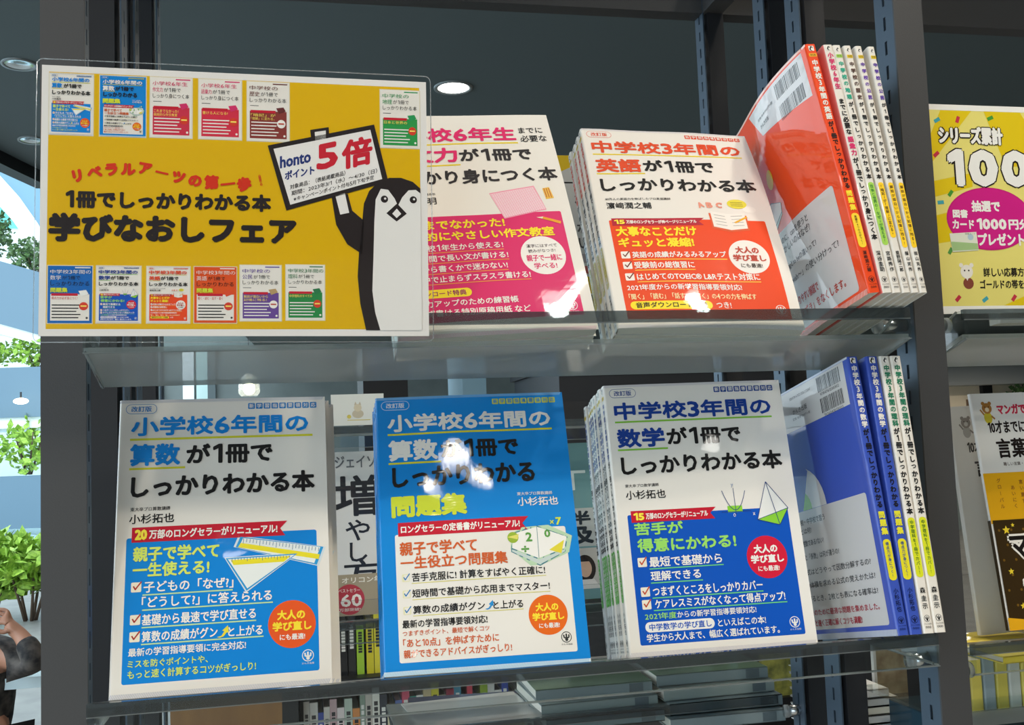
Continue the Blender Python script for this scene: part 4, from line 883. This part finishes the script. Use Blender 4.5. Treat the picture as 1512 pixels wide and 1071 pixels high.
put(bw2, (.602+.0756, .850, -.1885), pose(R(4.4), 0, .03))

# ------------------------------------------------------------------ stacks and trays lower down
tray('clear acrylic tray low behind, holding the piles of grey blue books', .085, .4748, 1.003, -.268, False, R(3), .13, (-.015, -.012, .022), .03)
GREY = ['7d8b8e', '86938f', '75858a']
def flat_book(name, label, x, y, z, w, d, t, col, top, rz, group, mark=True):
    b = thing(name, label, 'book', (x, y, z), Matrix.Rotation(rz, 3, 'Z'), group)
    m = MB(); m.box(-w/2, w/2, 0, d, t-.0008, t, ink(top)); m.box(-w/2, w/2, 0, d, 0, .0008, ink(col)); m.box(-w/2, w/2, 0, .0009, 0, t, ink(col))
    if mark: m.box(w*.30, w*.42, -.0003, 0, t*.12, t*.9, ink('5c686c'))
    m.build('cover', b)
    m = MB(); m.box(-w/2+.002, w/2-.002, .001, d-.002, .0009, t-.0009, PAGES); m.build('page_block', b)
for px, (x0, zt, n, nm) in enumerate(((.290, -.2475, 3, 'left'), (.418, -.2435, 4, 'right'))):
    for i in range(n):
        wd = ('topmost', 'second from the top', 'third from the top', 'lowest in view')[i]
        flat_book('book', 'grey blue book lying flat, %s of the %s pile' % (wd, nm), x0+.002*((i*7) % 3-1), 1.03-.012*i, zt-.0118*(i+1), .122, .12, .0113, GREY[i % 3], '6f8a70' if i == 0 else GREY[i % 3], .02*((i*5) % 3-1), 'grey blue books in flat piles')
# thin magazines bottom left
for i, (x, y, z, c, tp, rz, lab) in enumerate(((.172, 1.03, -.2770, 'd8d4cc', 'd5d3d0', .10, 'white booklet lying flat low behind the blue workbook, left of the grey blue piles'), (.165, 1.07, -.2835, '2a2f5c', '343a66', -.10, 'thin navy booklet lying under the white booklet'), (.158, 1.055, -.2900, 'b8a878', 'c8bc9c', .05, 'tan booklet lying at the bottom under the navy one'))):
    flat_book('booklet', lab, x, y, z, .125, .10, .005, c, tp, rz, 'booklets lying on the low tray', False)
# white magazines stacked beyond the right post
for i in range(7):
    zz = -.2525-.0082*(i+1); xl = .519; xr = .560+.0088*i
    flat_book('magazine', 'white magazine lying flat beyond the right post, %s from the top of its stack' % ('first', 'second', 'third', 'fourth', 'fifth', 'sixth', 'seventh')[i], (xl+xr)/2+.0, .936-.001*(i % 2), zz, xr-xl, .13, .0078, ('dedede', 'c6c8c8', 'e6e2d4')[i % 3], 'ececea', 0, 'white magazines in a stack', False)
m = MB(); m.box(-.1, .1, 0, .15, -.9, 0, BLACK)
tag(m.build('low_table', None, (.655, .92, ZC-.3102)), 'black low table under the stack of white magazines', 'table')
# yellow boxes and upright books in the next bay
t = thing('acrylic_tray', 'clear acrylic tray at the bottom of the next bay, in front of the yellow books', 'display tray', (.83, .79, -.2400), group='clear trays on the shelving')
m = MB(); m.box(-.30, .30, 0, .004, -.012, 0, ACEDGE); m.box(-.30, .30, 0, .003, 0, .010, ACRYL); m.build('front_rail', t)
m = MB(); m.box(-.30, .30, .004, .14, -.010, -.006, ACRYL); m.build('floor_panel', t)
cols = ['e8e8e4', 'e2d46a', '9fb2bc', 'd8cc62', 'c8d0cc', 'e2d46a', 'a8b8c0', 'e8e0a0']
for i, c in enumerate(cols):
    b = make_book('book', '%s slim book in the bottom tray of the next bay, %s from the post' % ({'e8e8e4': 'white', 'e2d46a': 'yellow', '9fb2bc': 'grey blue', 'd8cc62': 'dull yellow', 'c8d0cc': 'pale grey', 'a8b8c0': 'pale blue', 'e8e0a0': 'cream'}[c], ('first', 'second', 'third', 'fourth', 'fifth', 'sixth', 'seventh', 'eighth')[i]), 'book', 11.5, None, None, None, c, c, c, w=44, h=44+(i % 3)*2, bow=0, rip=0, cv=0, group='slim upright books of the next bay')
    put(b, (.5435+i*.0125+.0115, .800+.022, -.2455), Matrix.Rotation(math.pi/2, 3, 'Z'))
for i, (x, lab) in enumerate(((.612, 'yellow covered book lying flat over the slim books, nearer the post'), (.70, 'yellow covered book lying flat over the slim books, farther right'))):
    flat_book('book', lab, x, .775+.03*i, -.1985+.001*i, .085, .10, .006, 'e8cf4c', 'ead24a', .04, 'yellow books lying flat', False)
t = thing('book_box', 'dark blue patterned box below the bottom tray of the next bay', 'box', (.68, .80, -.33)); m = MB(); m.box(-.13, .13, 0, .12, 0, .072, ink('26404e'))
for i in range(7): m.box(-.115+i*.034, -.115+i*.034+.010, -.0006, 0, .045+.004*(i % 2), .058, ink('c8d0d2'))
m.build('carton', t)
m = MB(); m.box(-.15, .6, -.02, .14, -.006, 0, POST); tag(m.build('shelf_board', None, (.68, .82, ZC-.330)), 'dark steel shelf board under the patterned box', 'shelf')

# ------------------------------------------------------------------ displays facing us on the rear side
tray('clear acrylic tray behind, below the title on growing money', -.125, .4748, 1.172, -.1905, False, R(8), .06, (-.022, -.012, .022), .03)
tray('clear acrylic tray behind, above the title on growing money', -.125, .4748, 1.172, .026, False, R(8), .05, (-.022, -.012, .022), .03)
def money_art():
    a = Art(128, 188); K = '2c2e34'
    a.text('ジェイソン流お金の', 12, 168, 122, 184, '6a6e74', .02); a.text('増', 10, 112, 62, 160, K, .03); a.text('や', 22, 84, 50, 108, K, .02); a.text('し', 26, 60, 46, 82, K, .02); a.text('方', 18, 34, 60, 62, K, .025)
    a.vtext('コレだけやれば貯まる!', 68, 130, 30, 6, '5a5e66', .02); a.poly([(66, 108), (92, 118), (124, 90), (124, 46), (66, 46)], '2e3644', 3)
    return a
def money_obi():
    a = Art(128, 46); a.text('オリコン年間', 16, 36, 70, 43, 'f0ece0', .03); a.text('日本一', 62, 16, 120, 32, '5a5248', .03); a.text('売れた本', 62, 2, 122, 14, '5a5248', .03)
    a.disc(24, 18, 17, 'b8404c', 3, 30); a.text('60', 14, 10, 38, 24, 'f0e8e0', .05); a.text('ベストセラー', 12, 26, 36, 30, 'f0e8e0', .01); a.text('万部突破!', 12, 5, 36, 8.6, 'f0e8e0', .01)
    return a
b = make_book('book', 'grey and white money book with large black characters, seen between the two arithmetic books', 'book', 16, money_art(), None, None, 'dfe0de', 'dfe0de', 'dfe0de', w=128, h=188, group='books on the rear trays', obi=(.046, 'a89c84', money_obi()))
put(b, (.092, 1.2, -.188), pose(.16))
def teal_art():
    a = Art(128, 188); K = '23303a'
    a.text('「', 34, 130, 54, 154, 'd6e6e6', .03); a.text('学び', 60, 130, 120, 154, 'd6e6e6', .03); a.grid(0, 62, 128, 108, 'b8c0c0', 2); a.text('半', 30, 88, 56, 105, K, .07); a.text('及', 28, 65, 58, 86, K, .08); a.text('の力', 66, 68, 122, 100, K, .06)
    a.grid(0, 12, 128, 60, 'c4c2bc', 2); a.disc(44, 36, 13, '2a2422', 3, 24, 16); a.disc(44, 36, 8, 'd8b49c', 4, 20, 10.6); a.poly([(28, 12), (34, 23), (54, 23), (62, 12)], 'e4e2de', 4); a.poly([(35, 44), (53, 44), (51, 49), (37, 49)], '2a2422', 5)
    return a
b = make_book('book', 'teal book with grey bands and a small portrait, seen left of the mathematics stack', 'book', 16, teal_art(), None, None, '6f9ba0', '6f9ba0', '6f9ba0', w=128, h=188, group='books on the rear trays')
put(b, (.352, 1.2, -.188), pose(.16))
def tall_art():
    a = Art(128, 188); a.poly([(0, 188), (60, 188), (0, 160)], 'e0b81c', 2); a.grid(0, 150, 30, 152, INK, 3)
    a.vtext('こわくない', 36, 158, 60, 22, '55504c', .03); a.grid(0, 44, 128, 56, 'a89c98', 2); a.grid(0, 30, 128, 40, 'b85a50', 2); a.grid(0, 4, 128, 26, 'c8a82c', 2); return a
b = make_book('book', 'pale book with a yellow corner, seen between the pink and the English books', 'book', 16, tall_art(), None, None, 'c6c2ba', 'c6c2ba', 'c6c2ba', w=128, h=188, group='books on the rear trays')
put(b, (.384, 1.22, .178), pose(.14))
tray('clear acrylic tray behind, level with the foot of the English books', -.125, .4748, 1.188, .176, False, R(8), .06, (-.038, -.012, .022), .03)
t = thing('small_card', 'small white card with a pale sketch standing behind, left of the blue workbook', 'card', (.066, 1.186, .0275), pose(.12)); m = MB(); a = Art(60, 36)
a.disc(30, 13, 6.5, 'c8bfa8', 3, 20, 5); a.disc(30, 20, 4.4, 'd8cfb4', 4, 18); a.poly([(26, 23), (27.6, 27.4), (29, 24)], 'c8bfa8', 4); a.poly([(31, 24), (32.6, 27.4), (34, 23)], 'c8bfa8', 4); a.line(18, 6, 44, 6, .8, 'd8c860', 3); a.disc(20, 10, 2.4, 'd8c860', 4, 10)
sheet(m, a, 60, 36, 0, 'e4e8e2'); m.box(-.03, .03, .0001, .001, 0, .036, ink('e4e8e2')); m.build('card_sheet', t)
# small shop photos far right below the lip
for lab, x, y, z, wd, hh, c1, c2 in (('framed yellow green picture seen low through the tray lip', .618, 1.3, -.348, .055, .055, 'a8a850', '5a6030'), ('pale brown picture standing behind the right post, low', .585, .97, -.268, .034, .050, 'b8a888', '8a7458')):
    t = thing('picture_card', lab, 'picture', (x, y, z)); m = MB(); m.box(-wd/2, wd/2, 0, .003, 0, hh, noisy('picture_'+c1, c1, c2, 60, .5)); m.build('print', t); m = MB()
    m.box(-wd/2-.003, -wd/2, -.001, .004, 0, hh, pbr('card_edge', 'd8d6d0', .6)); m.build('border', t)
m = MB(); m.box(-.06, .06, 0, .05, -.5, 0, BLACK); tag(m.build('display_stand', None, (.618, 1.29, ZC-.348)), 'black stand under the yellow green picture', 'stand')

# ------------------------------------------------------------------ bookcase farther back
t = thing('bookcase', 'dark bookcase of upright books, seen below the lower tray', 'bookcase', (.26, 2.4, -ZC)); B0 = (-.26, -2.4, ZC)
for n_, bx in (('side_panel', (-.05, -.015, 2.38, 2.65, -ZC, -.22)), ('side_panel', (.545, .575, 2.38, 2.65, -ZC, -.22)), ('shelf', (-.015, .545, 2.38, 2.65, -.535, -.512)), ('shelf', (-.015, .545, 2.38, 2.65, -.80, -.775)), ('shelf', (-.015, .545, 2.38, 2.65, -.24, -.22)), ('back_panel', (-.05, .575, 2.65, 2.67, -ZC, -.22))):
    m = MB(); m.box(*bx, BLACK); m.build(n_, t, B0)
rng = random.Random(3)
PAL = ['d8d4cc', 'e4e0d8', '3f54a8', 'd6cfc4', 'c8a8a8', 'e8d8d4', 'b8c4b4', 'd88a4a', '8a9a8a', 'c0b8ac', 'e0dcd0', '2e3440', 'dcd4b0', '5a6fa8', 'd0506a', '3a8a7a', 'e6e2da', 'c8b48a', 'd8cc3c', 'b0a890', '9a3a4a', '4a8aa0', 'e0d8cc', 'd84a5a', '54506a', '9ab43c']
CN = ['grey', 'white', 'blue', 'pale', 'dusty pink', 'pale pink', 'sage', 'orange', 'grey green', 'taupe', 'cream', 'black', 'pale yellow', 'slate blue', 'pink', 'green', 'white', 'tan', 'yellow', 'khaki', 'maroon', 'teal', 'ivory', 'red', 'plum', 'lime']
names = {'d8cc3c': 'yellow', 'd88a4a': 'orange', '3f54a8': 'blue', '2e3440': 'black', 'd0506a': 'pink', '3a8a7a': 'green', 'd84a5a': 'red'}
def far_book(x, y, z, wd, hh, dp, c, lab, grp):
    b = thing('book', lab, 'book', (x+wd/2, y, z), group=grp)
    m = MB(); m.box(-wd/2, wd/2, 0, .002, 0, hh, ink(c)); m.box(-wd/2, -wd/2+.001, .002, dp, 0, hh, ink(c)); m.box(wd/2-.001, wd/2, .002, dp, 0, hh, ink(c))
    q = '2a2a30' if sum(lin(c)) > .9 else 'e8e4dc'
    nn = rng.randint(5, 9); yy = hh*.88
    for k in range(nn): s_ = hh*.055; m.box(-wd*.26, wd*.26, -.0004, 0, yy-s_, yy-s_*.25, ink(q)); yy -= s_
    m.build('cover', b); m = MB(); m.box(-wd/2+.0012, wd/2-.0012, .003, dp, .001, hh-.003, PAGES); m.build('page_block', b)
x = -.004; i = 0
while x < .52 and i < 34:
    wd = rng.uniform(.0115, .0185); c = PAL[i % len(PAL)]
    far_book(x, 2.42, -.775, wd, rng.uniform(.185, .235), .14, c, '%s spine, number %d from the left, seen below the lower tray' % (CN[i % len(PAL)], i+1), 'coloured spines in the far bookcase'); x += wd+.0006; i += 1
for j, (xa, c, lab) in enumerate(((.062, 'd8d4cc', 'white'), (.080, '1c1c20', 'black'), (.099, '2a2a2a', 'charcoal'), (.118, 'a8d03c', 'lime green'), (.140, 'e0d02c', 'yellow'), (.158, 'e8d83a', 'second yellow'), (.178, 'c8c4bc', 'grey'), (.198, '4a5a7a', 'slate blue'))):
    far_book(xa, 2.42, -.512, .0165, .11+.012*(j % 3), .1, c, '%s spine on the upper shelf of the far bookcase' % lab, 'spines on the upper shelf of the far bookcase')
m = MB(); m.box(-.16, .16, 0, .05, -.9, 0, noisy('oak_veneer', '8a6438', '7a5630', 14, .5, (1, 1, .2))); m.box(-.165, .165, -.006, .055, 0, .012, pbr('oak_top', '9a7444', .5))
tag(m.build('wooden_cabinet', None, (-.20, 3.0, ZC-.655)), 'brown wooden cabinet standing far back, low on the left', 'cabinet')
m = MB(); m.box(-.03, .03, 0, .03, -.9, 0, pbr('white_panel', 'd8d8d4', .5)); tag(m.build('white_board', None, (-.005, 2.95, ZC-.62)), 'narrow white board beside the wooden cabinet', 'board')
# dark units beyond
m = MB()
for bx in ((.184, .3133, 3.0, 3.3, -ZC, .31), (.4751, .5462, 3.0, 3.3, -ZC, .31)): m.box(*bx, BLACK if bx[0] < .4 else pbr('pale_blue_steel', '7fa0b0', .45, metal=.3))
t = thing('shelving_frame', 'far shelving frame with one black and one pale blue upright', 'shelving', (.36, 3.0, -ZC))
for bx, mt in (((.184, .3133, 3.0, 3.3, -ZC, .31), BLACK), ((.4751, .5462, 3.0, 3.3, -ZC, .31), MATS['pale_blue_steel'])):
    m = MB(); m.box(*bx, mt); m.build('upright', t, (-.36, -3.0, ZC))
m = MB(); m.box(.3133, .4751, 3.05, 3.3, -.7, -.67, BLACK); m.build('shelf', t, (-.36, -3.0, ZC))
t = thing('display_unit', 'large black display unit filling the view behind the mathematics books', 'display unit', (1.25, 2.3, -ZC))
m = MB(); m.box(-.66, .30, 0, .5, .0, 1.72, pbr('black_panel', '24262a', .5)); m.build('side_panel', t)
m = MB(); m.box(-.67, .31, -.01, .51, 1.72, 1.745, BLACK); m.build('top_board', t)
m = MB(); m.box(-.62, -.52, -.012, 0, .97, 1.06, pbr('grey_notice', '8a8a88', .6)); m.box(-.60, -.53, -.014, -.012, .985, 1.0, pbr('grey_mark', '55585c', .6)); m.build('notice', t)
m = MB(); m.box(-.28, -.10, -.012, 0, 1.0, 1.09, noisy('dim_notice', '5a5656', '34343a', 90, .6)); m.build('notice', t)

# ------------------------------------------------------------------ outside the window
LEAF = noisy('leaf_green', '6f9a34', 'a8cc50', 30, .5); LEAF2 = noisy('leaf_dark', '33502c', '5f7f46', 30, .5); BARK = pbr('bark', '5a4a3c', .8)
PARA = pbr('blue_grey_panel', '5d7787', .5); SOFF = pbr('pale_blue_soffit', '6f93a8', .6); GROUND = pbr('pale_paving', 'a9c4cc', .6)
mb = MB(); mb.box(-16, -3.0, 5.6, 34, -1.78, -1.6, GROUND); mb.box(-16, -9, -7, 5.6, -1.78, -1.6, GROUND); struct('trim_3', mb)
def arc_band(m, cx, cy, r, z0, z1, th, mat, a0=R(20), a1=R(100), n=36, tilt=0):
    vs = []
    for i in range(n+1):
        t_ = a0+(a1-a0)*i/n
        for rr in (r, r+th):
            for z in (z0, z1): vs.append((cx+rr*math.cos(t_), cy+rr*math.sin(t_), z+tilt*(i/n)))
    fs = []
    for i in range(n):
        b_ = i*4; c_ = b_+4
        fs += [(b_, c_, c_+1, b_+1), (b_+2, b_+3, c_+3, c_+2), (b_+1, c_+1, c_+3, b_+3), (b_, b_+2, c_+2, c_)]
    m.add(vs, fs, mat, False)
def shrub(label, x, y, z, w, h, n, mat, ls, trunk=0, group='plants outside the window'):
    t = thing('shrub', label, 'plant', (x, y, z), group=group); q = random.Random(int(abs(x*97+z*31)))
    m = MB()
    for i in range(n):
        while True:
            p = Vector((q.uniform(-1, 1), q.uniform(-1, 1), q.uniform(-1, 1)))
            if p.length < 1: break
        c = Vector((p.x*w/2, p.y*min(w, 1.2)/2, trunk+(h-trunk)*(.5+.5*p.z)))
        d = Vector((q.uniform(-1, 1), q.uniform(-1, 1), q.uniform(-.4, 1))).normalized(); e = d.orthogonal().normalized(); e = Matrix.Rotation(q.uniform(0, 6), 3, d) @ e; k = ls*q.uniform(.6, 1.3)
        m.add([tuple(c), tuple(c+d*k*.5+e*k*.28), tuple(c+d*k), tuple(c+d*k*.5-e*k*.28)], [(0, 1, 2, 3)], mat)
    m.build('foliage', t)
    m = MB()
    for i in range(5):
        a_ = i*1.3; m.bar((.05*math.cos(a_), .05*math.sin(a_), 0), (w*.28*math.cos(a_), .3*math.sin(a_), h*.75), .03*h/1.2, BARK, 6, .012*h/1.2)
    m.build('stem', t)
    return t
for k, (zb, zp0, zp1, lab) in enumerate(((2.80, 3.02, 4.45, 'uppermost'), (.76, 1.0, 2.12, 'middle'))):
    t = thing('balcony', 'curved white and blue grey balcony outside, %s of those in view' % lab, 'balcony', (-6.2, 25, zb), group='curved balconies outside')
    tl = 5.0 if k == 0 else 0; dz = -2.46 if k == 0 else 0
    m = MB(); arc_band(m, -8.5, 8.6, 16.4, zb+dz, zb+.24+dz, 3.0, WHITEP, R(55), R(110), tilt=tl); m.build('slab_edge', t, (6.2, -25, -zb))
    m = MB(); arc_band(m, -8.5, 8.6, 16.3, zp0+dz, zp1+dz, .15, PARA, R(55), R(110), tilt=tl); m.build('parapet', t, (6.2, -25, -zb))
    for j in range(2):
        shrub('bushy green planting on the %s balcony outside, %s' % (lab, ('farther left', 'nearer the post')[j]), -7.0+j*1.15, 25.3-.1*j, zp1+(.25-.42*j if k == 0 else .02), 1.2, (1.25-.35*j) if k == 0 else .72, 700 if k == 0 else 420, LEAF if k else LEAF2, .16)
t = thing('balcony_lamp', 'small warm lamp under the middle balcony outside', 'lamp', (-5.95, 24.2, 1.33)); m = MB(); m.ball((0, 0, 0), (.16, .1, .07), pbr('warm_lamp', 'ffe8c0', .5, emit=((1, .9, .7), 5))); m.build('globe', t); m = MB(); m.bar((0, 0, .06), (0, 0, .2), .02, BLACK, 8); m.build('bracket', t)
t = thing('canopy', 'broad white arched canopy rib with a pale blue underside outside, high up', 'canopy', (-6.2, 25, 5.2))
cl = [(-10, 7.9), (-9, 7.65), (-8, 7.2), (-7.2, 6.75), (-6.6, 6.3), (-6.2, 5.82), (-5.8, 5.2), (-5.3, 4.2), (-5.0, 3.0)]
m = MB(); m.prism([(x, z+.27) for x, z in cl]+[(x-.12, z-.30) for x, z in reversed(cl)], 1, 25, 25.5, WHITEP); m.build('fascia', t, (6.2, -25, -5.2))
m = MB(); m.prism([(x, z+.27) for x, z in cl]+[(-4.0, 3.0), (-4.0, 9.5), (-10, 9.5)], 1, 25.1, 25.4, SOFF); m.build('soffit', t, (6.2, -25, -5.2))
t = thing('planter_box', 'blue grey planter wall outside on the ground', 'planter', (-6.2, 25, -1.6)); m = MB(); arc_band(m, -8.5, 8.6, 16.0, -1.45, -.30, .2, PARA, R(60), R(115)); m.build('wall_panel', t, (6.2, -25, 1.6))
for j in range(2): shrub('green bush outside above the ground level planter wall, %s' % ('farther left', 'nearer the post')[j], -7.2+j*1.25, 24.95-.1*j, -.28, 1.2, 1.25, 300, LEAF, .22)
t = thing('pale_facade', 'pale glazed facade outside, behind the balconies', 'building', (-7, 30, -1.6)); m = MB(); m.box(-6, 6, 0, .5, 0, 14, pbr('facade_pale', 'e6f2f0', .6)); m.build('wall_panel', t); m = MB(); m.box(-.9, .6, -.05, 0, 8.0, 9.4, pbr('teal_glass', '6fc4b4', .2)); m.build('window', t); m = MB(); m.box(-1.1, .9, -.05, 0, 2.9, 3.6, pbr('teal_glass2', 'a4ccc8', .2)); m.build('window', t)
for j, (x, y, h_) in enumerate(((-3.05, 11.2, .86), (-2.62, 11.0, .78))):
    shrub('bright green leafy bush just outside the window, %s' % ('left one by the frame edge', 'right one against the post')[j], x, y, -1.55, .75, h_, 420, LEAF, .17, .25)
# seat and low table near the person
t = thing('lounge_table', 'white topped low table beside the seated person', 'table', (-.93, 4.35, -1.55)); m = MB(); m.box(-.25, .4, -.2, .35, .72, .76, pbr('white_top', 'd8ecf0', .3)); m.build('tabletop', t); m = MB(); m.bar((.1, .1, 0), (.1, .1, .72), .03, BLACK); m.bar((.1, .1, 0), (.1, .1, .02), .2, BLACK, 24); m.build('pedestal', t)
t = thing('stool', 'black upholstered stool under the seated person', 'stool', (-1.20, 4.2, -1.55)); m = MB(); m.box(-.22, .22, -.2, .22, .36, .42, pbr('black_leather', '1a1a1c', .4)); m.build('seat', t)
for sx in (-.17, .17):
    for sy in (-.15, .17): m = MB(); m.bar((sx, sy, 0), (sx, sy, .36), .016, BLACK); m.build('leg', t)

shrub('small dark plant on the far gallery ledge, left of the other', 10.55, 13.45, .10, .5, .50, 160, LEAF2, .12, group='plants on the far gallery ledge')
shrub('small dark plant on the far gallery ledge, right of the other', 11.35, 13.45, .10, .6, .55, 160, LEAF2, .12, group='plants on the far gallery ledge')
# ------------------------------------------------------------------ the seated person at the far left
SKIN = pbr('skin', 'b8846a', .5); SHIRT = noisy('dark_patterned_shirt', '1a1a1c', '5f5852', 22, .8, (1, 1, 1), 3); TROUS = pbr('dark_trousers', '17181c', .8); HAIR = pbr('dark_hair', '241c18', .6)
def skinned(name, joints, edges, mat, parent, root=0, sub=2):
    me = bpy.data.meshes.new(name); me.from_pydata([j[:3] for j in joints], edges, []); o = bpy.data.objects.new(name, me); COL.objects.link(o); o.parent = parent
    sk = o.modifiers.new('skin', 'SKIN'); sk.use_smooth_shade = True
    ly = me.skin_vertices[0].data if me.skin_vertices else None
    if ly is None:
        bpy.context.view_layer.objects.active = o; bpy.ops.mesh.customdata_skin_add(); ly = me.skin_vertices[0].data
    for i, j in enumerate(joints):
        r_ = j[3]; ly[i].radius = (r_, j[4] if len(j) > 4 else r_); ly[i].use_root = (i == root)
    sb = o.modifiers.new('smooth', 'SUBSURF'); sb.levels = sub; sb.render_levels = sub
    me.materials.append(mat)
    return o
P0 = Vector((-1.17, 4.2, -1.55))
pr_ = thing('person', 'seated person in a dark patterned shirt with a hand raised to the face', 'person', P0)
L_ = lambda x, y, z: (x-P0.x, y-P0.y, z-P0.z)
J = [(*L_(-1.20, 4.22, -1.06), .13, .11), (*L_(-1.195, 4.21, -.90), .12, .09), (*L_(-1.185, 4.19, -.76), .135, .09), (*L_(-1.18, 4.18, -.68), .07, .06), (*L_(-1.172, 4.16, -.62), .048), (*L_(-1.168, 4.13, -.565), .07, .078), (*L_(-1.168, 4.125, -.50), .072, .085), (*L_(-1.168, 4.135, -.45), .05, .06),
     (*L_(-1.085, 4.16, -.695), .056), (*L_(-1.00, 4.09, -.72), .046), (*L_(-.935, 4.03, -.728), .040), (*L_(-.965, 4.05, -.675), .038), (*L_(-1.008, 4.08, -.618), .026), (*L_(-1.035, 4.085, -.588), .028, .016), (*L_(-1.056, 4.09, -.566), .027, .014),
     (*L_(-1.28, 4.17, -.70), .056), (*L_(-1.31, 4.08, -.84), .044), (*L_(-1.22, 3.96, -.92), .036), (*L_(-1.13, 3.93, -.92), .027), (*L_(-1.09, 3.93, -.915), .028, .018), (*L_(-1.065, 3.93, -.92), .026, .014),
     (*L_(-1.11, 4.1, -1.08), .085), (*L_(-1.08, 3.80, -1.06), .062), (*L_(-1.08, 3.78, -1.35), .045), (*L_(-1.08, 3.78, -1.50), .035), (*L_(-1.07, 3.68, -1.525), .032, .02),
     (*L_(-1.29, 4.1, -1.08), .085), (*L_(-1.30, 3.80, -1.06), .062), (*L_(-1.30, 3.78, -1.35), .045), (*L_(-1.30, 3.78, -1.50), .035), (*L_(-1.31, 3.68, -1.525), .032, .02)]
E_ = [(0, 1), (1, 2), (2, 3), (3, 4), (4, 5), (5, 6), (6, 7), (2, 8), (8, 9), (9, 10), (10, 11), (11, 12), (12, 13), (13, 14), (2, 15), (15, 16), (16, 17), (17, 18), (18, 19), (19, 20), (0, 21), (21, 22), (22, 23), (23, 24), (24, 25), (0, 26), (26, 27), (27, 28), (28, 29), (29, 30)]
def fingers(base_i, dirv, side, curl, n0):
    b_ = Vector(J[base_i][:3]); d = Vector(dirv).normalized(); s_ = Vector(side).normalized(); c = Vector(curl).normalized()
    for k, ln in enumerate((.030, .034, .031, .024)):
        st = b_+s_*(k-1.5)*.0165; i0 = len(J)
        J.append((*(st+d*.012), .0085)); J.append((*(st+d*(.012+ln*.55)+c*.004), .008)); J.append((*(st+d*(.012+ln)+c*.014), .0075)); J.append((*(st+d*(.010+ln*1.25)+c*.030), .0065))
        E_.extend([(base_i, i0), (i0, i0+1), (i0+1, i0+2), (i0+2, i0+3)])
    i0 = len(J); w_ = Vector(J[base_i-1][:3]); J.append((*(w_+s_*.034+d*.005), .010)); J.append((*(w_+s_*.044+d*.028), .009)); J.append((*(w_+s_*.040+d*.048+c*.01), .0075)); E_.extend([(base_i-1, i0), (i0, i0+1), (i0+1, i0+2)])
fingers(14, (-.8, .1, .62), (-.5, -.45, -.7), (-.6, .3, -.6), 0)
fingers(20, (1, 0, -.15), (0, -.3, 1), (.2, .2, -1), 0)
body = skinned('body', J, E_, SKIN, pr_)
SJ = [(*L_(-1.20, 4.22, -1.04), .15, .125), (*L_(-1.195, 4.21, -.90), .138, .105), (*L_(-1.185, 4.19, -.76), .152, .105), (*L_(-1.18, 4.18, -.69), .075, .066),
      (*L_(-1.085, 4.16, -.695), .070), (*L_(-1.00, 4.09, -.72), .062), (*L_(-.935, 4.03, -.728), .054), (*L_(-.965, 4.05, -.675), .046), (*L_(-.995, 4.072, -.634), .037),
      (*L_(-1.28, 4.17, -.70), .070), (*L_(-1.31, 4.08, -.84), .058), (*L_(-1.22, 3.96, -.92), .048), (*L_(-1.15, 3.935, -.92), .038)]
skinned('shirt', SJ, [(0, 1), (1, 2), (2, 3), (2, 4), (4, 5), (5, 6), (6, 7), (7, 8), (2, 9), (9, 10), (10, 11), (11, 12)], SHIRT, pr_)
TJ = [(*L_(-1.20, 4.22, -1.06), .155, .13)] + [(j[0], j[1], j[2], j[3]*1.22) for j in (J[21], J[22], J[23], J[24], J[26], J[27], J[28], J[29])]
skinned('trousers', TJ, [(0, 1), (1, 2), (2, 3), (3, 4), (0, 5), (5, 6), (6, 7), (7, 8)], TROUS, pr_)
m = MB(); hc = L_(-1.185, 4.175, -.455); m.ball(hc, (.082, .09, .085), HAIR, 18, 12); m.build('hair', pr_)
m = MB()
fc = L_(-1.168, 4.05, -.53)
m.ball((fc[0], fc[1]-.008, fc[2]), (.012, .016, .018), SKIN); m.ball((fc[0], fc[1]+.004, fc[2]-.036), (.022, .008, .006), pbr('lips', '9a5a50', .5))
for sx in (-1, 1): m.ball((fc[0]+sx*.03, fc[1]+.008, fc[2]+.022), (.011, .008, .006), BLACK)
m.build('face', pr_)
